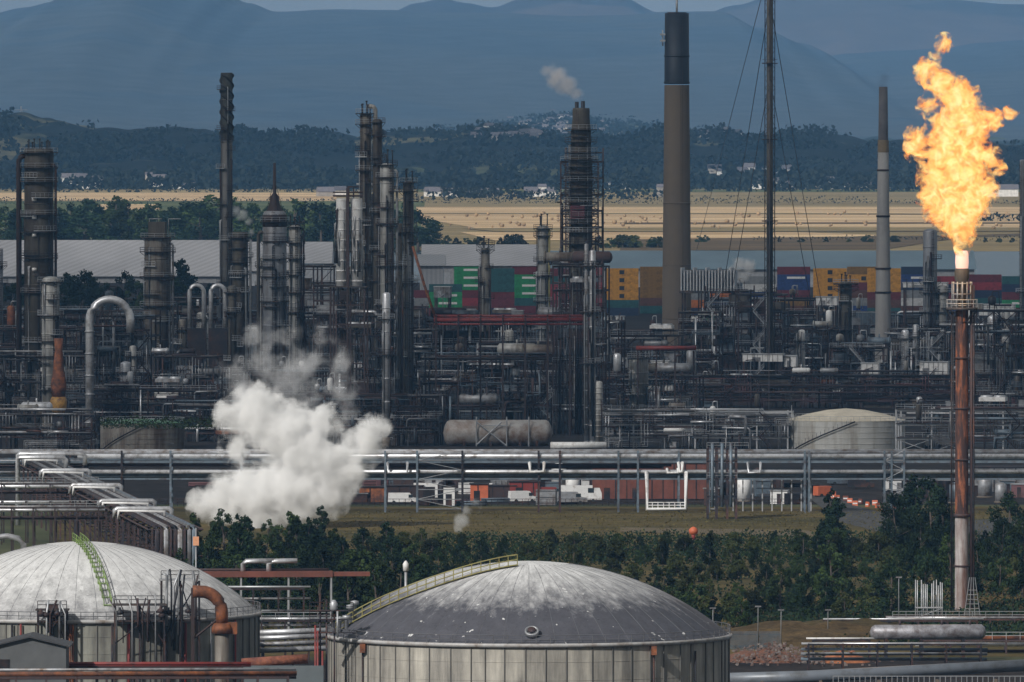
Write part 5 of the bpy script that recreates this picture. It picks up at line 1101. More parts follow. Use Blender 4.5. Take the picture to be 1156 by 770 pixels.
hotm = bpy.data.materials.new('hot_tip'); hotm.use_nodes = True; b = hotm.node_tree.nodes['Principled BSDF']; b.inputs['Base Color'].default_value = (.55, .35, .3, 1); b.inputs['Emission Color'].default_value = (1, .62, .50, 1); b.inputs['Emission Strength'].default_value = .75
MB().lathe([(7. / s, Z(303, s)), (7.6 / s, Z(296, s)), (7.2 / s, Z(286, s)), (6. / s, Z(283, s)), (6, Z(279, s))][:4], 24, cap=False).build('glowing_tip', hotm, o)
for x, r, m__ in ((-1.6, .12, 'steel'), (-1.35, .08, 'black'), (1.5, .2, 'rusty'), (1.85, .12, 'steel'), (1.3, .1, 'steel')): MB().tube([(x, -.2, 0), (x, -.2, Z(322 if x > 0 else 352, s))], r, 6).build('riser_pipe', m__, o)
m_ = MB(); z = 1
while z < Z(352, s):
    m_.bar((-1.9, -.2, z), (2.0, -.2, z), .07); z += 3.2
m_.build('pipe_clamp', 'steel', o); MB().box(-2.2, 2.2, -2.2, 2.2, 0, .8).build('plinth', 'concrete', o)
# base works around the flare
def rack(px, s, w_, h_, d, label, pipes, m='steel', nb=3, rz=0., name='pipe_rack', rail=False, z0=0.):
    o = empty(name, px, s, label, 'pipe rack', rz=rz, z=z0); m_ = MB()
    for i in range(nb + 1):
        x = -w_ / 2 + w_ * i / nb
        for y in (-d / 2, d / 2): m_.box(x - .12, x + .12, y - .12, y + .12, 0, h_)
        m_.box(x - .1, x + .1, -d / 2, d / 2, h_ - .25, h_)
    for y in (-d / 2, d / 2): m_.box(-w_ / 2, w_ / 2, y - .08, y + .08, h_ - .25, h_ - .02)
    m_.build('steel_frame', m, o)
    for y, z, r, mm in pipes: MB().tube([(-w_ / 2 - 1, y, z), (w_ / 2 + 1, y, z)], r, 10).build('pipe', mm, o)
    if rail: m_ = MB(); railing(m_, (-w_ / 2, -d / 2, h_), (w_ / 2, -d / 2, h_)); m_.build('handrail', 'galv', o)
    return o
s = 7.95; o = empty('knockout_drum', 1048, s, 'long silver horizontal drum at the foot of the flare', 'drum', rz=.05); zc = Z(714, s)
MB().lathe([(.05, -8.3), (.7, -8.1), (1.05, -7.6), (1.1, 7.6), (.7, 8.1), (.05, 8.3)], 24, 0, zc, 'x').build('shell', mat('mottled_cladding', (.34, .34, .37), .5, .3, .35, .6, (.13, .11, .11), .47, sscale=.9), o)
for x in (-6, -1, 5): MB().box(x - .2, x + .2, -.9, .9, 0, zc - .9).build('saddle', 'steel', o)
m_ = MB(); [m_.tube([(x, 0, zc + 1), (x, 0, zc + 1.7)], .2, 8) for x in (-4, 2, 6)]; m_.build('nozzle', 'rusty', o)
rack(1090, 7.5, 22, Z(698, 7.5), 5, 'low rack with handrails around the flare foot', [(-2, Z(699, 7.5) + .3, .15, 'silver'), (1, Z(699, 7.5) + .25, .2, 'rusty')], 'steel', 6, rail=True)
rack(1120, 7.85, 20, Z(722, 7.85), 4, 'rack with orange brown panels at the lower right edge', [(-1.5, Z(722, 7.85) + .3, .3, 'orange'), (0, Z(728, 7.85), .3, 'silver'), (1.2, Z(736, 7.85), .25, 'rusty')], 'rusty', 5, rail=True)
rack(1010, 8.1, 24, Z(726, 8.1), 4, 'low rack of thin pipes before the silver flare drum', [(-1.5, Z(728, 8.1) + .2, .16, 'silver'), (-.5, Z(733, 8.1), .2, 'bluesteel'), (.8, Z(739, 8.1), .24, 'silverdull'), (1.4, Z(745, 8.1), .24, 'bluesteel')], 'steel', 5)
rack(950, 7.95, 8, Z(722, 7.95), 3, 'small white topped pipe gantry left of the flare drum', [(-.8, Z(722, 7.95) + .15, .13, 'white')], 'steel', 2)
rack(1020, 7.55, 22, Z(700, 7.55), 3, 'thin upper pipe run above the silver drum', [(-.8, Z(700, 7.55) + .15, .12, 'silver'), (.6, Z(702, 7.55) + .15, .12, 'rusty')], 'steel', 5)
o = empty('pipe_scaffold', 1049, 7.45, 'cluster of tall thin steel posts left of the flare foot', 'scaffold', rz=.1); m_ = MB()
for x in (-1.9, -1.0, -.4, .6, 1.3, 1.9):
    for y in (-1, 1): m_.tube([(x, y, 0), (x, y, Z(655 + R.uniform(0, 6), 7.45))], .08, 5)
for z in (1.2, 2.6): m_.box(-2, 2, -1.1, 1.1, z, z + .1)
m_.bar((-2, -1, 1.2), (2, -1, 2.6), .08); m_.build('scaffold_frame', 'galv', o)
o = empty('access_ladder', 1098, 7.45, 'tapering lattice ladder right of the flare foot', 'ladder'); m_ = MB()
for k in range(4): m_.bar((-1.4 + k * .93, 0, 0), (-.4 + k * .27, 0, Z(652, 7.45)), .08)
for k in range(8): m_.bar((-1.3 + k * .1, 0, .4 + k * .7), (1.3 - k * .1, 0, .4 + k * .7), .06)
m_.build('lattice', 'galv', o)
s = 8.35; o = empty('large_pipe', 992, s, 'thick blue grey pipe along the bottom right of the picture', 'pipe', rz=.12)
MB().tube([(-22, 0, Z(766, s)), (-10, 0, Z(764, s)), (22, 0, Z(752, s))], .82, 20).build('pipe', mat('smooth_pipe', (.17, .19, .22), .4, .1, .12, .2, (.1, .1, .1), .4), o)
m_ = MB(); [m_.box(x - .2, x + .2, -.8, .8, 0, Z(768, s)) for x in (-16, -8, 0, 8, 16)]; m_.build('support', 'concrete', o)
s = 8.5; o = empty('fence_rail', 1060, s, 'row of thin steel stubs below the thick pipe, bottom right', 'fence'); m_ = MB(); railing(m_, (-14, 0, 0), (18, 0, 0), Z(764, s), .06, .7); m_.build('rail', 'galv', o)
def mound(name, px, s, rx, ry, h, m, label, cat, seed, kind=None):
    mb = MB(); n, k_ = 14, 30
    for j in range(n + 1):
        u = j / n
        for k in range(k_):
            a = 2 * PI * k / k_; rr_ = u * (1 + .25 * noise.noise(Vector((math.cos(a) * 1.5, math.sin(a) * 1.5, seed)))); z = h * (1 - u * u) * (1 + .5 * noise.noise(Vector((u * 4 * math.cos(a), u * 4 * math.sin(a), seed))))
            mb.v.append((rx * rr_ * math.cos(a), ry * rr_ * math.sin(a), max(z, 0) - (.1 if j == n else 0)))
    for j in range(n):
        for k in range(k_): mb.f.append((j * k_ + k, j * k_ + (k + 1) % k_, (j + 1) * k_ + (k + 1) % k_, (j + 1) * k_ + k)); mb.smooth.append(True)
    o = mb.build(name, m); o.location = (X(px, s), Y(s), 0.05); return tag(o, label, cat, kind=kind)
mound('earth_mound', 900, 7.68, 18, 22, 2.4, gmat('brown_earth', (.055, .038, .018), (.11, .075, .035), .3, 2.), None, None, 2, 'structure')
mound('earth_mound', 960, 7.55, 14, 12, 1.8, gmat('brown_earth2', (.05, .04, .02), (.085, .065, .03), .3, 2.), None, None, 5, 'structure')
mound('soil_heap', 862, 7.95, 7, 8, 1.3, mat('red_soil', (.15, .065, .04), .95, 0, .5, 1.5), 'low red brown soil heap right of the grey domed tank', 'soil heap', 3)
mound('soil_heap', 952, 7.98, 3.4, 4, 1.5, mat('orange_soil', (.30, .11, .045), .95, 0, .4, 1.5), 'small bright orange soil heap before the flare works', 'soil heap', 9)
rr = random.Random(4); rb = MB()
for i in range(700):
    px = rr.gauss(875, 38); s_ = rr.uniform(7.85, 8.05); 
    if px < 828: continue
    c_ = Vector((X(px, s_), Y(s_), .3 + rr.uniform(0, 1.6) * max(0, 1 - abs(px - 872) / 70))); q = rr.uniform(.08, .3); b0 = len(rb.v)
    for k in range(8): rb.v.append(tuple(c_ + Vector(((1 if k & 1 else -1) * q * rr.uniform(.5, 1), (1 if k & 2 else -1) * q * rr.uniform(.5, 1), (1 if k & 4 else -1) * q * rr.uniform(.3, .8)))))
    rb.f += [tuple(b0 + i for i in q_) for q_ in ((0, 2, 3, 1), (4, 5, 7, 6), (0, 1, 5, 4), (2, 6, 7, 3), (0, 4, 6, 2), (1, 3, 7, 5))]; rb.smooth += [False] * 6
tag(rb.build('rubble', mat('rubble_stone', (.24, .22, .21), .95, 0, .7, 1.6, (.11, .06, .045), .55)), kind='stuff')
def lamp(px, s, h, label):
    o = empty('street_lamp', px, s, label, 'lamp post', 'lamp posts at the tree belt'); MB().tube([(0, 0, 0), (0, 0, h), (.4, 0, h + .1)], [.11, .07, .05], 6).build('pole', 'galv', o); MB().box(-.45, .45, -.25, .25, h + .05, h + .22).build('lamp_head', 'silverdull', o)
for i, (px, s, py) in enumerate([(1015, 7.45, 653), (882, 7.85, 690), (856, 7.8, 686), (935, 7.7, 690), (805, 7.9, 688), (1075, 7.5, 610)][:5]): lamp(px, s, Z(py, s), ['slim lamp post before the trees left of the flare', 'lamp post right of the grey domed tank, second from tank', 'lamp post right of the grey domed tank, nearest the fence middle', 'short lamp post by the brown mound', 'lamp post just behind the right rim of the domed tank'][i])
s = 7.8; o = empty('palisade_fence', 852, s, 'blue grey palisade fence between domed tank and brown mound', 'fence', rz=0); m_ = MB()
for i in range(60): m_.box(-3.9 + i * .13, -3.9 + i * .13 + .07, -.03, .03, 0, 2.7)
for z in (.5, 2.2): m_.box(-3.9, 3.9, .03, .09, z, z + .1)
m_.build('pales', 'bluesteel', o)

# ================================================================ DOMED TANKS
def dome_mat(name, dark, pale, zlo, zhi, patch, apexx=0.):
    m = bpy.data.materials.new(name); m.use_nodes = True; nt = m.node_tree; L = nt.links; b = nt.nodes['Principled BSDF']; b.inputs['Roughness'].default_value = .7; b.inputs['Specular IOR Level'].default_value = .25
    tc = nn(nt, 'ShaderNodeTexCoord'); sp = nn(nt, 'ShaderNodeSeparateXYZ'); L.new(tc.outputs['Object'], sp.inputs[0])
    # radial runs: noise over (angle, height)
    an = nn(nt, 'ShaderNodeMath', operation='ARCTAN2'); L.new(sp.outputs[1], an.inputs[0]); L.new(sp.outputs[0], an.inputs[1])
    cb_ = nn(nt, 'ShaderNodeCombineXYZ'); L.new(an.outputs[0], cb_.inputs[0]); ml = nn(nt, 'ShaderNodeMath', operation='MULTIPLY'); L.new(sp.outputs[2], ml.inputs[0]); ml.inputs[1].default_value = .06; L.new(ml.outputs[0], cb_.inputs[1])
    n1 = nn(nt, 'ShaderNodeTexNoise', Scale=14., Detail=6., Roughness=.7); L.new(cb_.outputs[0], n1.inputs[0])
    n2 = nn(nt, 'ShaderNodeTexNoise', Scale=.35, Detail=8., Roughness=.7); L.new(tc.outputs['Object'], n2.inputs[0])
    n3 = nn(nt, 'ShaderNodeTexNoise', Scale=1.1, Detail=3.); L.new(tc.outputs['Object'], n3.inputs[0])
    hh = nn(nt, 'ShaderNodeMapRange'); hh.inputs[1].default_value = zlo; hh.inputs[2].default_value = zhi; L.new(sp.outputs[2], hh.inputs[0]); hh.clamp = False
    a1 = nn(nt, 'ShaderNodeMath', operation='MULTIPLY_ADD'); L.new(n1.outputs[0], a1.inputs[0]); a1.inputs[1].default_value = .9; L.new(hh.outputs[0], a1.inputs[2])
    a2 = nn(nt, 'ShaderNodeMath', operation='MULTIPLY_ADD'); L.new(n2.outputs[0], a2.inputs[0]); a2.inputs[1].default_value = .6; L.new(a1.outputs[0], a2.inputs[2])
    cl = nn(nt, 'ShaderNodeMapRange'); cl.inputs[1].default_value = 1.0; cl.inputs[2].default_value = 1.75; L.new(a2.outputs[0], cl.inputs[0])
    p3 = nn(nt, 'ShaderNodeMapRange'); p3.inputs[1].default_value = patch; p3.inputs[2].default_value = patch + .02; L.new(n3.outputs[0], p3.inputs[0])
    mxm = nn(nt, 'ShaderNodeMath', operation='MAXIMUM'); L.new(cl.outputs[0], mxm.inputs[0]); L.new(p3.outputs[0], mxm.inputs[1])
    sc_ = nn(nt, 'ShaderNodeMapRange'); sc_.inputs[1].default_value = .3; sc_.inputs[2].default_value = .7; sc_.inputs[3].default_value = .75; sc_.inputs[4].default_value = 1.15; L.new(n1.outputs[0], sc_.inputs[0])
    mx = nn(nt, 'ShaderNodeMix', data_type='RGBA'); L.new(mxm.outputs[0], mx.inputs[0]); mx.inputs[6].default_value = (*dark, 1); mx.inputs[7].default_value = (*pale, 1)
    # fine speckle
    n4 = nn(nt, 'ShaderNodeTexNoise', Scale=2.6, Detail=5., Roughness=.8); L.new(tc.outputs['Object'], n4.inputs[0]); p4 = nn(nt, 'ShaderNodeMapRange'); p4.inputs[1].default_value = .33; p4.inputs[2].default_value = .44; p4.inputs[3].default_value = .45; L.new(n4.outputs[0], p4.inputs[0])
    mm = nn(nt, 'ShaderNodeMix', data_type='RGBA', blend_type='MULTIPLY'); mm.inputs[0].default_value = 1; L.new(mx.outputs[2], mm.inputs[6]); L.new(sc_.outputs[0], mm.inputs[7])
    m5 = nn(nt, 'ShaderNodeMix', data_type='RGBA', blend_type='MULTIPLY'); m5.inputs[0].default_value = .8; L.new(mm.outputs[2], m5.inputs[6]); L.new(p4.outputs[0], m5.inputs[7])
    L.new(m5.outputs[2], b.inputs['Base Color']); return m
def domed_tank(px, s, r, zr, rise, dm, wm_, label):
    o = empty('domed_tank', px, s, label, 'tank'); m_ = MB().lathe([(r, 0), (r, zr - .15)], 160, cap=False)
    for k in range(1, 5): z = zr * k / 5; m_.lathe([(r, z), (r + .03, z), (r + .03, z + .06), (r, z + .06)], 160, cap=False)
    m_.build('shell', wm_, o)
    st = MB()
    for k in range(60): a = 2 * PI * (k + R.uniform(-.25, .25)) / 60; c_, s_ = math.cos(a), math.sin(a); st.tube([((r + .06) * c_, (r + .06) * s_, 0), ((r + .06) * c_, (r + .06) * s_, zr - .2)], .09, 4)
    st.build('vertical_seam', mat('seam_steel', (.13, .125, .115), .7), o)
    MB().lathe([(r, zr - .45), (r + .35, zr - .45), (r + .45, zr - .2), (r + .45, zr), (r, zr + .05)], 160, cap=False).build('rim', mat('rim_paint', (.50, .50, .50), .5, 0, .2, .5, (.2, .16, .13), .45), o)
    Rs = (r * r + rise * rise) / (2 * rise); prof = []
    for k in range(33):
        t = 1 - k / 32; q = r * t; z = zr + math.sqrt(Rs * Rs - q * q) - (Rs - rise); prof.append((max(q, .02), z))
    d = MB().lathe(prof, 160, cap=False)
    d.build('dome_roof', dm, o)
    def dz(q): return zr + math.sqrt(Rs * Rs - q * q) - (Rs - rise)
    rb_ = MB()
    for k in range(48):
        a = 2 * PI * k / 48; pts = [(math.cos(a) * q, math.sin(a) * q, dz(q) + .0) for q in [r * (1 - j / 10 * .8) for j in range(11)]]; rb_.tube(pts, .035, 4)
    rb_.build('roof_seam', mat('roof_seam_steel', (.12, .12, .13), .7), o)
    h = MB(); hoop(h, r + .2, zr + 1.1, .045, 120); hoop(h, r + .2, zr + .55, .035, 120)
    for k in range(90): a = 2 * PI * k / 90; h.tube([((r + .2) * math.cos(a), (r + .2) * math.sin(a), zr), ((r + .2) * math.cos(a), (r + .2) * math.sin(a), zr + 1.12)], .045, 4)
    h.build('handrail', mat('rail_steel', (.13, .13, .14), .6), o)
    return o, dz
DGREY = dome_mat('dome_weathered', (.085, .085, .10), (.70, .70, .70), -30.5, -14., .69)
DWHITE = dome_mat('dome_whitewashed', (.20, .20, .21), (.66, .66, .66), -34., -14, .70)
s = 8.85; tB, dz = domed_tank(597, s, 226 / s, Z(716, s), 9.3, DGREY, mat('tank_side', (.50, .47, .41), .6, .05, .2, .25, (.09, .085, .08), .48, True, .45, sharp=.2), 'grey domed tank whitened at its crown, in the foreground centre')
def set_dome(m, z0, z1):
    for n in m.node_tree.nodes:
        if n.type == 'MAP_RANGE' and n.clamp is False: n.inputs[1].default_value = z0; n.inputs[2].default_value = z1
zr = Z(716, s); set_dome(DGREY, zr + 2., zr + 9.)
# stair on the dome: curved yellow rails from the left rim to the crown
st = MB(); pts = []
for k in range(21):
    u = k / 20; x = (-218 + u * 205) / s; y = -6 - 3.5 * math.sin(u * PI); q = min(math.hypot(x, y), 226 / s - .05); pts.append(Vector((x, y, dz(q) + .15)))
for dy in (0, 1.1):
    for hgt in (.1, .75, 1.4): st.tube([p + Vector((0, dy, hgt)) for p in pts], .05, 4)
    for p in pts: st.tube([p + Vector((0, dy, 0)), p + Vector((0, dy, 1.4))], .06, 4)
st.build('roof_stair_rail', 'yellow', tB); st = MB()
for a, b in zip(pts, pts[1:]): st.quad(a + Vector((0, 0, .1)), b + Vector((0, 0, .1)), b + Vector((0, 1.1, .1)), a + Vector((0, 1.1, .1)))
st.build('roof_stair_tread', 'deck', tB)
a = -PI / 2; q = 24.2; hx = MB().lathe([(.9, 0), (.9, .5), (.7, .55), (.7, .1), (.05, .1)], 20); ho = hx.build('roof_manhole', 'galv', tB); ho.location = (3 / s, -q, dz(q) + .2); ho.rotation_euler = (.65, 0, 0)
MB().lathe([(.55, 0), (.5, .15), (.05, .2)], 16).build('manhole_cover', 'rusty', ho).location = (0, 0, .55)
for x in (-186, 139): MB().box(x / s - .35, x / s + .35, -1, 0, zr - 1.6, zr - .5).build('rusty_bracket', 'orange', tB).location.y = -math.sqrt((226 / s) ** 2 - (x / s) ** 2) - .1; 
for x in (-186, 139, 186): MB().tube([(x / s, 0, 0), (x / s, 0, zr - 1.4)], .12, 6).build('downpipe', 'steel', tB).location.y = -math.sqrt((226 / s) ** 2 - (x / s) ** 2) - .3
for k, (x, q, v) in enumerate([(-205, 22, 1.2), (-213, 20, 1.6), (-196, 14, 1.9), (-201, 8, 1.5)]):
    xx = x / s; yy = -math.sqrt(max(0, min(25.3, abs(xx) + q * .05) ** 2 - xx * xx)); MB().lathe([(.25, -.5), (.25, v), (.55, v + .1), (.5, v + .5), (.05, v + .6)], 12).build('vent_cowl', 'galv', tB).location = (xx, yy, dz(min(25.4, math.hypot(xx, yy))))
# piping cage at left side of the grey tank
o = empty('valve_station', 372, 8.95, 'crowded valve station with pink pipes at the left of the grey domed tank', 'valve station'); m_ = MB(); s = 8.95
for x in (-1.2, -.4, .6): m_.tube([(x, 0, 0), (x, 0, Z(680 + x * 8, s))], .12, 6)
for z in (Z(700, s), Z(690, s), Z(715, s)): m_.box(-2.5, 3., -.5, .5, z, z + .12)
railing(m_, (-2.5, -.5, Z(690, s)), (3, -.5, Z(690, s))); railing(m_, (-2.5, -.5, Z(700, s)), (3, -.5, Z(700, s))); m_.build('steel_frame', 'steel', o)
for x, z0_, z1_, mm in ((-1.8, 0, Z(706, s), 'redpaint'), (-1.5, 0, Z(712, s), 'redpaint'), (-.9, 0, Z(735, s), 'redpaint'), (1., Z(720, s), Z(690, s), 'galv')): MB().tube([(x, -.7, z0_), (x, -.7, z1_)], .13, 8).build('pipe', mm, o)
MB().lathe([(.3, 0), (.5, .3), (.5, 1.), (.2, 1.4)], 12, 0, 0).build('valve', 'galv', o).location = (.5, -.3, Z(690, s))
# left tank
s = 8.45; tA, dz2 = domed_tank(92, s, 200 / s, Z(691, s), 9.4, DWHITE, mat('tank_side_left', (.36, .36, .31), .6, .05, .2, .25, (.08, .075, .07), .5, True, .4, sharp=.2), 'white domed tank at the lower left, cut by the picture edge')
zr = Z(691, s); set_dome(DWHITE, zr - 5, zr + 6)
st = MB(); pts = []
for k in range(17): u = k / 16; x = (-10 + 42 * u) / s; q0 = 1.2 + u * 20.5; y = -math.sqrt(max(0, q0 * q0 - x * x)); pts.append(Vector((x, y, dz2(q0) + .1)))
GY = mat('green_yellow_rail', (.22, .34, .08), .6, 0, .4, 1., (.06, .07, .04), .48)
for dx in (0, 1.0):
    for hgt in (.55, 1.1): st.tube([p + Vector((dx, 0, hgt)) for p in pts], .06, 4)
    for p in pts: st.tube([p + Vector((dx, 0, 0)), p + Vector((dx, 0, 1.1))], .07, 4)
for p in pts: st.bar(p + Vector((0, 0, .1)), p + Vector((1, 0, .1)), .12)
st.build('roof_stair_rail', GY, tA)
for x, mm in ((-60, 'redpaint'), (-5, 'orange'), (-2, 'orange'), (60, 'redpaint'), (118, 'redpaint'), (122, 'redpaint'), (150, 'galv'), (100, 'steel'), (-70, 'steel'), (42, 'steel'), (176, 'redpaint'), (164, 'steel')):
    MB().tube([(x / s, 0, 0), (x / s, 0, zr - .5)], R.uniform(.1, .2), 6).build('downpipe', mm, tA).location.y = -math.sqrt((200 / s) ** 2 - (x / s) ** 2) - .5
# top works of the left tank
for k, (x0, x1, y, h_, lab) in enumerate([(45, 100, -22.5, 3., 'dark cluttered pipe platform on the rim of the white domed tank'), (96, 138, -20.5, 6.2, 'railed platform with a pale deck at the right rim of the white domed tank'), (-40, -8, -23.8, 2.4, 'small dark valve platform at the front rim of the white tank')]):
    o = bpy.data.objects.new('rim_platform', None); C.objects.link(o); o.location = tA.location + Vector(((x0 + x1) / 2 / s, y - 1.2, 0)); tag(o, lab, 'platform', 'platforms on the rim of the white domed tank')
    W2 = (x1 - x0) / 2 / s; m_ = MB()
    for x in (-W2, 0, W2):
        for yy in (-1.2, 1.2): m_.box(x - .1, x + .1, yy - .1, yy + .1, 0, zr + h_ - 1)
    m_.bar((-W2, -1.2, zr - 3), (W2, -1.2, zr + h_ - 1), .12); m_.bar((W2, -1.2, zr - 3), (0, -1.2, zr + h_ - 1), .12); m_.box(-W2, W2, -1.3, 1.3, zr - .1, zr + .05); m_.build('steel_frame', 'steel', o)
    MB().box(-W2 - .3, W2 + .3, -1.4, 1.4, zr + h_ - 1, zr + h_ - .8).build('deck', 'silver' if k == 1 else 'deck', o)
    m_ = MB(); railing(m_, (-W2, -1.3, zr + h_ - .8), (W2, -1.3, zr + h_ - .8)); railing(m_, (-W2, -1.3, zr), (W2, -1.3, zr)); m_.build('handrail', 'steel', o)
    for j in range(9 if k < 2 else 4):
        x = R.uniform(-W2, W2); z0_ = zr - R.uniform(.5, 6); MB().tube([(x, -1.5, z0_), (x, -1.5, zr + R.uniform(.5, h_)), (x + R.uniform(-1, 1), -1.3, zr + h_ + R.uniform(-.3, .6))], R.uniform(.07, .2), 6).build('pipe', R.choice(['steel', 'rusty', 'black', 'galv', 'silverdull']), o)
    for j in range(3): MB().lathe([(.1, 0), (.45, .1), (.45, .5), (.15, .7), (.15, 1.)], 10).build('valve', R.choice(['rusty', 'steel', 'black']), o).location = (R.uniform(-W2, W2), -1.4, zr + R.uniform(0, 1))
o = bpy.data.objects.new('rusty_hut', None); C.objects.link(o); o.location = tA.location + Vector((-25 / s, -23.6, 0)); tag(o, 'small rusty box cabinet on the front rim of the white domed tank', 'cabinet')
MB().box(-.8, .8, -.6, .6, zr, zr + 2.2).build('cabinet', 'rusty', o); MB().box(-.9, .9, -.7, .7, zr + 2.2, zr + 2.35).build('roof', 'galv', o)
# big rusty vent elbow
s = 9.0; o = empty('vent_elbow', 246, s, 'big orange rusty bent vent pipe in front of the white domed tank', 'pipe', rz=.1); zc = Z(692, s)
MB().tube([(-3.2, 0, Z(668, s))] + [(-2.6, 0, Z(668, s))] + arc((-2.2, 0, zc), Z(668, s) - zc, PI / 2, 0, 9)[1:] + [(-2.2 + Z(668, s) - zc, 0, zc - 1.3)], .78, 16).build('elbow', 'orange', o)
x = -2.2 + Z(668, s) - zc; MB().lathe([(1.0, zc - 2.6), (1.3, zc - 2.6), (1.3, zc - 1.9), (1.0, zc - 1.3)], 16, x, 0).build('collar', 'orange', o); MB().box(x, x + 1.9, -.4, .4, zc - 2.7, zc - 1.2).build('rusty_hatch', 'orange', o); MB().lathe([(.9, 0), (.9, zc - 2.6)], 16, x, 0).build('lower_pipe', 'shell', o)
m_ = MB(); m_.bar((-3.2, 0, Z(722, s)), (x - .6, 0, Z(700, s)), .2); m_.box(-3.4, -3., -.3, .3, 0, Z(664, s)); m_.build('brace', 'rusty', o)
o = empty('sample_post', 221, 8.2, 'thin pole with a small orange box above the white domed tank', 'pole'); s = 8.2; MB().tube([(0, 0, 0), (0, 0, Z(596, s))], .09, 6).build('pole', 'galv', o); MB().box(-.4, .4, -.3, .3, Z(616, s), Z(606, s)).build('orange_box', mat('peach_paint', (.75, .36, .2), .5), o)
# gabled hut bottom left
s = 9.6; o = empty('gabled_hut', 33, s, 'dark grey gabled hut in front of the white domed tank, bottom left', 'hut'); w_ = 41 / s; ze = Z(730, s); zg = Z(720, s)
m_ = MB(); m_.v = [(-w_, 0, 0), (w_, 0, 0), (w_, 0, ze), (0, 0, zg), (-w_, 0, ze), (-w_, 9, 0), (w_, 9, 0), (w_, 9, ze), (0, 9, zg), (-w_, 9, ze)]; m_.f = [(0, 1, 2, 3, 4), (5, 9, 8, 7, 6), (1, 6, 7, 2), (0, 4, 9, 5)]; m_.smooth = [False] * 4; m_.build('wall', mat('hut_cladding', (.10, .105, .11), .7, 0, .15, .6), o)
for sg in (-1, 1):
    m_ = MB(); m_.tube([(0, 0, 0), (0, 1, 0)], .01, 4); m_ = MB(); a, b = (0, zg), (sg * (w_ + .5), ze - .12)
    m_.v = [(a[0], -.5, a[1]), (b[0], -.5, b[1]), (b[0], 9.5, b[1]), (a[0], 9.5, a[1]), (a[0], -.5, a[1] + .18), (b[0], -.5, b[1] + .18), (b[0], 9.5, b[1] + .18), (a[0], 9.5, a[1] + .18)]; m_.f = [(0, 3, 2, 1), (4, 5, 6, 7), (0, 1, 5, 4), (1, 2, 6, 5), (2, 3, 7, 6), (3, 0, 4, 7)]; m_.smooth = [False] * 6; m_.build('roof', mat('hut_roof', (.05, .05, .055), .6), o)
MB().box(-w_ * .9, -w_ * .55, -.06, 0, 0, ze * .9).build('door', 'steel', o)
# low pipe runs at the bottom left
rack(150, 9.5, 26, Z(752, 9.5), 2.5, 'red painted pipe run below the white tank wall', [(-1.2, Z(750, 9.5) + .1, .22, 'redpaint'), (.3, Z(753, 9.5) + .1, .14, 'redpaint')], 'rusty', 6)
rack(120, 9.75, 42, Z(764, 9.75), 2.5, 'ochre brown pipe rack along the bottom left edge', [(-1.2, Z(762, 9.75) + .15, .28, 'orange'), (-.3, Z(760, 9.75), .16, 'yellow'), (.8, Z(766, 9.75), .2, 'rusty'), (1.1, Z(757, 9.75), .18, 'silverdull')], 'rusty', 12, rz=.05)
o = empty('rusty_header', 312, 8.8, 'thick scaly red brown pipe between the two domed tanks', 'pipe', rz=.05); s = 8.8; MB().tube([(-4.5, 0, Z(749, s)), (4, 0, Z(744, s))], .62, 14).build('pipe', mat('scaly_rust', (.30, .11, .06), .9, 0, .5, 1.5, (.12, .04, .03), .5, bump=.5), o); m_ = MB(); [m_.box(x - .2, x + .2, -.5, .5, 0, Z(752, s)) for x in (-3.5, 0, 3)]; m_.build('support', 'concrete', o)
for k, (py, r, mm, lab) in enumerate([(715, .4, 'silver', 'top silver pipe crossing between the two domed tanks'), (721, .34, 'silver', 'second silver pipe between the two domed tanks'), (728, .3, 'silverdull', 'third grey pipe between the two domed tanks'), (735, .36, 'silver', 'lowest silver pipe between the two domed tanks')]):
    s = 8.2 + k * .06; o = empty('silver_pipe', 330, s, lab, 'pipe', 'silver pipes between the domed tanks', rz=.08); MB().tube([(-6, 0, Z(py, s)), (6, 0, Z(py - 3, s))], r, 12).build('pipe', mm, o); m_ = MB(); [m_.box(x - .12, x + .12, -.3, .3, 0, Z(py + 2, s)) for x in (-4, 0, 4)]; m_.build('support', 'steel', o)
MB_o = empty('grey_bund_wall', 320, 9.0, 'low smooth grey wall below the scaly rusty pipe', 'wall'); MB().box(-5, 5, -.3, .3, 0, Z(752, 9.0)).build('wall', mat('bund_grey', (.12, .14, .15), .8, 0, .1), MB_o)
# rusty bridge behind the left tank, with silver loops
s = 7.66; o = empty('rusty_pipe_bridge', 310, s, 'red brown pipe bridge before the trees, between the domed tanks', 'pipe bridge', rz=.06); z = Z(648, s)
MB().box(-14, 8.5, -1.2, 1.2, z - .45, z + .4).build('girder', 'brick', o); m_ = MB()
for x in (-12, -5, 2, 8.3): m_.box(x - .12, x + .12, -1, 1, 0, z - .45)
m_.build('trestle', 'galv', o); MB().box(8.6, 14, -1, 1, z - .35, z + .25).build('girder', 'brick', o)
for x0, x1 in ((-4.7, -.2), (-.9, 3.3)): MB().tube([(x0, -.5, z + .3), (x0, -.5, z + 1.4), (x0 + .5, -.5, z + 1.9), (x1, -.5, z + 1.95)], .38, 10).build('silver_loop', 'silver', o)
MB().tube([(-14, .5, z + .6), (8, .5, z + .6)], .18, 8).build('pipe', 'rusty', o)
rack(300, 7.78, 11, Z(664, 7.78), 3, 'grey steel frame under the rusty bridge, before the dark trees', [(-1, Z(664, 7.78) + .2, .15, 'galv'), (0, Z(676, 7.78), .2, 'silverdull'), (0, Z(690, 7.78), .2, 'silverdull')], 'steel', 3)
rack(335, 7.95, 10, Z(700, 7.95), 3, 'low grey pipe frame between the tanks behind the silver pipes', [(-1, Z(700, 7.95) + .2, .2, 'silver'), (0, Z(706, 7.95), .2, 'silverdull')], 'steel', 3, rail=True)
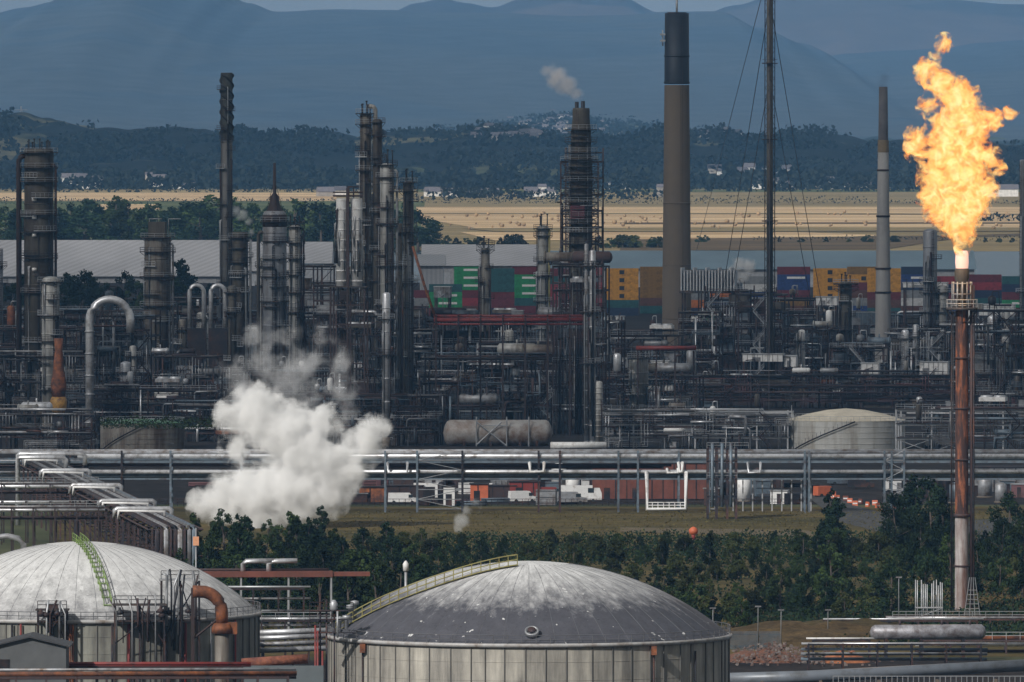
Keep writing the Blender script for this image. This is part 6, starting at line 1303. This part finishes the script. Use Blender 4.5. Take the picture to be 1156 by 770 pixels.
o = empty('white_vent_post', 458, 7.6, 'small white capped post before the trees above the grey tank stair', 'vent post'); s = 7.6; MB().tube([(0, 0, 0), (0, 0, Z(645, s))], .2, 8).build('post', 'galv', o); MB().lathe([(.4, Z(645, s)), (.45, Z(637, s)), (.2, Z(634, s)), (.03, Z(633, s))], 12).build('cap', 'white', o)
# ================================================================ DIAGONAL PIPEWAY WITH EXPANSION LOOPS
o = empty('diagonal_pipeway', 42, 5.9, 'pipeway stepping diagonally down behind the white tank with silver loops', 'pipe rack'); o.rotation_euler = (0, 0, 0)
zp = Z(520, 5.9); A = Vector((0, 0, 0)); B = Vector((X(196, 6.98) - X(42, 5.9), Y(6.98) - Y(5.9), 0)); dirv = (B - A).normalized(); nrm = Vector((dirv.y, -dirv.x, 0))
if nrm.x < 0: nrm = -nrm
for k in range(9): 
    off = nrm * (-2.8 + k * .75); MB().tube([A + off + Vector((0, 0, zp)), B + off + Vector((0, 0, zp)), B + off + dirv * .6 + Vector((0, 0, zp - .5)), B + off + dirv * .8 + Vector((0, 0, 0.5))], [.32, .24, .38, .2, .3, .4, .22, .3, .3][k], 8).build('pipe', ['steel', 'rusty', 'silverdull', 'rusty', 'steel', 'silverdull', 'rusty', 'silverdull', 'bluesteel'][k], o)
N_ = 26
for i in range(N_ + 1):
    p = A.lerp(B, i / N_); m_ = MB()
    for q in (-3.5, 0, 3.7): c_ = p + nrm * q; m_.box(c_.x - .16, c_.x + .16, c_.y - .16, c_.y + .16, 0, zp - .3)
    m_.bar(p + nrm * -4.4 + Vector((0, 0, zp - .45)), p + nrm * 4.8 + Vector((0, 0, zp - .45)), .2); m_.bar(p + nrm * -4.4 + Vector((0, 0, zp * .55)), p + nrm * 4.8 + Vector((0, 0, zp * .55)), .16)
    if i % 2: m_.bar(p + nrm * -4.2 + Vector((0, 0, zp * .55)), p + nrm * 0 + Vector((0, 0, .5)), .12)
    m_.build('trestle', 'rusty' if i % 3 else 'steel', o)
m_ = MB()
for q in (-4.2, 4.6): m_.bar(A + nrm * q + Vector((0, 0, zp - .4)), B + nrm * q + Vector((0, 0, zp - .4)), .22)
m_.build('longitudinal_beam', 'rusty', o)
for (px, py, lw, u) in [(72, 518, 7.5, .03), (96, 532, 9, .2), (128, 549, 9, .4), (164, 567, 9.5, .62), (186, 576, 9.5, .75)]:
    p = A.lerp(B, (lambda yy: max(0, min(1, ((H - zp) and (F / ((py + 6 - YH) / (H - zp)) - Y(5.9)) / (Y(6.98) - Y(5.9))))))(0)); zt_ = zp + 1.1; R_ = p + nrm * 3.6; Lf = R_ + Vector((-lw, 0, 0))
    MB().tube([R_ + Vector((0, 0, zp - 1.6)), R_ + Vector((0, 0, zt_ - .3)), R_ + Vector((-.5, 0, zt_)), Lf + Vector((.5, 0, zt_)), Lf + Vector((0, 0, zt_ - .3)), Lf + Vector((0, 0, zp - .4))], .42, 10).build('expansion_loop', 'silver', o)
    R2 = R_ + Vector((-1, -6, 0)); MB().tube([R2 + Vector((0, 0, zp - .4)), R2 + Vector((0, 0, zt_ - .2)), R2 + Vector((-lw * .8, 0, zt_ - .1)), R2 + Vector((-lw * .8, 0, zp - .4))], .28, 8).build('expansion_loop', 'white', o)
rack(18, 5.85, 26, Z(523, 5.85), 6, 'dark rack with white loops left of the diagonal pipeway', [(-2, Z(521, 5.85), .4, 'silver'), (0, Z(521, 5.85), .4, 'silverdull'), (2, Z(527, 5.85), .3, 'rusty')], 'steel', 4)
rack(30, 6.3, 26, Z(545, 6.3), 8, 'dark rusty rack left behind the white tank, upper one', [(-3, Z(545, 6.3), .3, 'silverdull'), (-1, Z(549, 6.3), .35, 'silver'), (1, Z(556, 6.3), .3, 'rusty'), (-3.5, Z(566, 6.3), .25, 'silver')], 'rusty', 6, rail=True)
rack(38, 6.7, 22, Z(572, 6.7), 6, 'dark rusty rack left behind the white tank, lower one', [(-2, Z(572, 6.7), .3, 'silverdull'), (0, Z(576, 6.7), .3, 'silver'), (1, Z(585, 6.7), .3, 'rusty')], 'rusty', 6, rail=True)
for k, (px, py, w_) in enumerate([(62, 512, 7), (50, 516, 5)]):
    s = 6.0 + k * .04; o = empty('pipe_loop', px, s, ('larger' if k == 0 else 'smaller') + ' white square pipe loop at the head of the diagonal pipeway', 'pipe', 'white square pipe loops'); z = Z(py, s); MB().tube([(-w_, 0, 0), (-w_, 0, z - .4), (-w_ + .4, 0, z), (w_ * .8 - .4, 0, z), (w_ * .8, 0, z - .5), (w_ * .8, 0, z - 2.2)], .45, 10).build('pipe', 'silver', o)
s = 7.6; o = empty('silver_hoop_pipe', 8, s, 'silver bowed pipe peeping over the white tank at the left edge', 'pipe'); MB().tube([(-6, 0, Z(614, s)), (-3, 0, Z(608, s)), (0, 0, Z(605.5, s)), (1.6, 0, Z(608, s)), (2.4, 0, Z(615, s)), (2.5, 0, 0)], .45, 10).build('pipe', 'silver', o)

# ================================================================ STEAM AND FLAME
def ico(c, r, sub=2):
    bm = bmesh.new(); bmesh.ops.create_icosphere(bm, subdivisions=sub, radius=r, matrix=Matrix.Translation(c)); return bm
def domain(name, blobs, grow, vox, m):
    bm = bmesh.new()
    for x, z, r, w_ in blobs: bmesh.ops.create_icosphere(bm, subdivisions=2, radius=r * grow, matrix=Matrix.Translation((x, 0, z)))
    me = bpy.data.meshes.new(name); bm.to_mesh(me); bm.free(); me.materials.append(m)
    o = bpy.data.objects.new(name, me); C.objects.link(o); md = o.modifiers.new('remesh', 'REMESH'); md.mode = 'VOXEL'; md.voxel_size = vox
    return o
def volmat(name, blobs, nscale, amp, thr, soft, dens, color=(1, 1, 1), aniso=.2, emit=None, warp=0., detail=5., warps=.4, emb=0., yflat=1.):
    m = bpy.data.materials.new(name); m.use_nodes = True; nt = m.node_tree; nt.nodes.clear(); L = nt.links
    ou = nn(nt, 'ShaderNodeOutputMaterial'); tc = nn(nt, 'ShaderNodeTexCoord'); P0 = tc.outputs['Object']; P = P0
    if warp:
        wn = nn(nt, 'ShaderNodeTexNoise', Scale=warps, Detail=2.); L.new(P0, wn.inputs['Vector'])
        sb = nn(nt, 'ShaderNodeVectorMath', operation='SUBTRACT'); L.new(wn.outputs['Color'], sb.inputs[0]); sb.inputs[1].default_value = (.5, .5, .5)
        ma = nn(nt, 'ShaderNodeVectorMath', operation='MULTIPLY_ADD'); L.new(sb.outputs[0], ma.inputs[0]); ma.inputs[1].default_value = (warp,) * 3; L.new(P0, ma.inputs[2]); P = ma.outputs[0]
    cur = None
    for x, z, r, w_ in blobs:
        d = nn(nt, 'ShaderNodeVectorMath', operation='DISTANCE'); L.new(P, d.inputs[0]); d.inputs[1].default_value = (x, 0, z)
        f = nn(nt, 'ShaderNodeMath', operation='MULTIPLY_ADD'); L.new(d.outputs['Value'], f.inputs[0]); f.inputs[1].default_value = -w_ / r; f.inputs[2].default_value = w_
        if cur is None: cur = f.outputs[0]
        else:
            x_ = nn(nt, 'ShaderNodeMath', operation='SMOOTH_MAX'); L.new(cur, x_.inputs[0]); L.new(f.outputs[0], x_.inputs[1]); x_.inputs[2].default_value = .15; cur = x_.outputs[0]
    n = nn(nt, 'ShaderNodeTexNoise', Scale=nscale, Detail=detail, Roughness=.6); L.new(P, n.inputs['Vector'])
    a = nn(nt, 'ShaderNodeMath', operation='MULTIPLY_ADD'); L.new(n.outputs[0], a.inputs[0]); a.inputs[1].default_value = amp; L.new(cur, a.inputs[2])
    mr = nn(nt, 'ShaderNodeMapRange'); mr.inputs[1].default_value = amp * .5 + thr; mr.inputs[2].default_value = amp * .5 + thr + soft; mr.interpolation_type = 'SMOOTHSTEP'; L.new(a.outputs[0], mr.inputs[0])
    den = nn(nt, 'ShaderNodeMath', operation='MULTIPLY'); L.new(mr.outputs[0], den.inputs[0]); den.inputs[1].default_value = dens
    pv = nn(nt, 'ShaderNodeVolumePrincipled'); L.new(den.outputs[0], pv.inputs['Density']); pv.inputs['Color'].default_value = (*color, 1); pv.inputs['Anisotropy'].default_value = aniso
    if emit:
        cr = nn(nt, 'ShaderNodeValToRGB'); cr.color_ramp.elements[0].position = 0; cr.color_ramp.elements[1].position = 1
        while len(cr.color_ramp.elements) < len(emit): cr.color_ramp.elements.new(.5)
        for e, (p, c_) in zip(cr.color_ramp.elements, emit): e.position = p; e.color = (*c_, 1)
        n5 = nn(nt, 'ShaderNodeTexNoise', Scale=nscale * .8, Detail=6., Roughness=.6, Distortion=1.2); L.new(P, n5.inputs['Vector'])
        q = nn(nt, 'ShaderNodeMapRange'); q.inputs[1].default_value = amp * .5 + thr; q.inputs[2].default_value = amp * .5 + thr + .9; L.new(a.outputs[0], q.inputs[0])
        q2 = nn(nt, 'ShaderNodeMath', operation='MULTIPLY_ADD'); L.new(n5.outputs[0], q2.inputs[0]); q2.inputs[1].default_value = 3.2; q2.inputs[2].default_value = -1.5
        q3 = nn(nt, 'ShaderNodeMath', operation='ADD'); L.new(q.outputs[0], q3.inputs[0]); L.new(q2.outputs[0], q3.inputs[1]); L.new(q3.outputs[0], cr.inputs[0])
        es = nn(nt, 'ShaderNodeMath', operation='MULTIPLY'); L.new(den.outputs[0], es.inputs[0]); es.inputs[1].default_value = emb
        L.new(cr.outputs[0], pv.inputs['Emission Color']); L.new(es.outputs[0], pv.inputs['Emission Strength'])
    L.new(pv.outputs[0], ou.inputs['Volume']); return m
def plume(name, px, py, s, blobs, label, cat, grow=1.02, vox=.8, kind=None, **k):
    bl = [((x - px) / s, -(y - py) / s, r / s, w_) for x, y, r, w_ in blobs]; m = volmat(name + '_volume', bl, **k); o = domain(name, bl, grow, vox, m)
    o.location = (X(px, s), Y(s), Z(py, s)); return tag(o, label, cat, kind=kind)
plume('steam_cloud', 320, 520, 6.08, [(232, 570, 26, 1), (258, 562, 36, 1), (292, 560, 46, 1.2), (330, 556, 50, 1.2), (366, 552, 40, 1), (345, 515, 48, 1.2), (322, 490, 46, 1.1), (290, 468, 42, 1), (385, 528, 38, 1), (413, 500, 30, .9), (425, 484, 22, .8), (262, 470, 26, .8), (360, 480, 34, .8), (268, 505, 26, .5), (300, 590, 30, 1)],
      'dense white steam cloud billowing over the long rack above the trees', 'steam', vox=1., nscale=.30, amp=1.7, thr=.12, soft=.42, detail=8., dens=.55, color=(1, 1, 1), warp=3.5, aniso=-.4)
plume('thin_steam', 320, 420, 5.5, [(290, 380, 26, .7), (330, 430, 40, .7), (385, 410, 26, .6), (262, 420, 24, .6), (275, 440, 34, .7), (300, 410, 36, .7), (345, 410, 34, .7), (365, 385, 24, .6), (322, 385, 28, .6), (385, 440, 34, .6), (350, 450, 34, .6), (310, 365, 16, .5), (398, 468, 20, .6)],
      'thin grey steam wisps drifting above the dense white steam cloud', 'steam', vox=1.2, nscale=.28, amp=1.6, thr=.20, soft=.7, dens=.34, color=(.97, .97, .98), warp=4., aniso=-.3)
plume('steam_puff', 634, 92, 4.6, [(650, 106, 11, 1), (640, 96, 16, 1), (628, 86, 18, 1), (618, 80, 11, .9)], 'small pinkish steam puff above the steaming tower', 'steam', vox=.8, nscale=.35, amp=1.2, thr=.15, soft=.6, dens=.35, color=(.98, .95, .95), warp=2., aniso=-.3)
plume('steam_puff', 835, 303, 4.0, [(845, 300, 12, 1), (834, 298, 12, .9), (826, 306, 11, .8), (840, 312, 10, .7)], 'small white steam puff above the slatted cooling block', 'steam', vox=.8, nscale=.4, amp=1.2, thr=.15, soft=.5, dens=.6, warp=2.)
plume('steam_puff', 272, 242, 4.0, [(266, 238, 8, 1), (274, 242, 9, .9), (281, 250, 7, .8), (284, 262, 6, .7)], 'small white steam wisp right of the spiral stack', 'steam', vox=.6, nscale=.45, amp=1.2, thr=.12, soft=.5, dens=.4, warp=2.)
plume('steam_puff', 522, 582, 6.2, [(522, 588, 12, 1), (526, 576, 10, .8), (538, 566, 12, .6), (518, 596, 8, .9)], 'small steam puff rising from the grass beside the rack', 'steam', vox=.6, nscale=.5, amp=1.3, thr=.18, soft=.5, dens=.5, warp=1.5)
plume('chimney_blur_smoke', 1000, 85, 4.0, [(997, 110, 8, .8), (997, 98, 9, 1), (999, 88, 9, .9), (1001, 78, 8, .6)], 'thin dark smoke added to blur the top of the slim grey chimney', 'smoke', vox=.6, nscale=.3, amp=.9, thr=.1, soft=.7, dens=.10, color=(.12, .10, .12), warp=2.)  # added plume, stands in for the flare's heat blur round the chimney top
plume('flare_flame', 1085, 180, 7.3, [(1086, 284, 9, 1.), (1087, 268, 15, 1.1), (1082, 250, 24, 1.2), (1068, 228, 30, 1.3), (1094, 228, 26, 1.3), (1060, 200, 26, 1.2), (1086, 198, 30, 1.4), (1100, 172, 22, 1.2), (1074, 172, 34, 1.4), (1090, 142, 28, 1.4), (1068, 142, 22, 1.1), (1082, 112, 26, 1.2), (1064, 96, 20, 1.), (1046, 80, 17, .9), (1066, 48, 12, .8), (1056, 62, 8, .6), (1118, 134, 16, 1.), (1104, 134, 18, 1.1), (1036, 168, 17, .85), (1118, 178, 16, .85), (1036, 154, 12, .7), (1046, 120, 13, .75), (1028, 150, 9, .6), (1141, 128, 10, .7), (1128, 192, 10, .7), (1056, 70, 9, .6), (1112, 215, 18, 1.), (1050, 225, 16, 1.)],
      'huge yellow orange flame streaming up from the flare tip', 'flame', vox=.5, grow=1.12, nscale=.75, amp=3.2, thr=.12, soft=.3, dens=1.8, color=(.25, .12, .06), warp=3.2, warps=.3, detail=9., aniso=0.,
      emit=[(0., (.55, .12, .03)), (.15, (.92, .28, .06)), (.35, (1., .48, .10)), (.62, (1., .72, .22)), (.95, (1., .88, .42))], emb=1.05)
fl_ = bpy.data.lights.new('flame_glow', 'POINT'); fl_.energy = 25000; fl_.color = (1, .55, .2); fl_.shadow_soft_size = 6; flo = bpy.data.objects.new('flame_glow', fl_); C.objects.link(flo); flo.location = (X(1085, 7.3), Y(7.3) - 10, Z(180, 7.3))
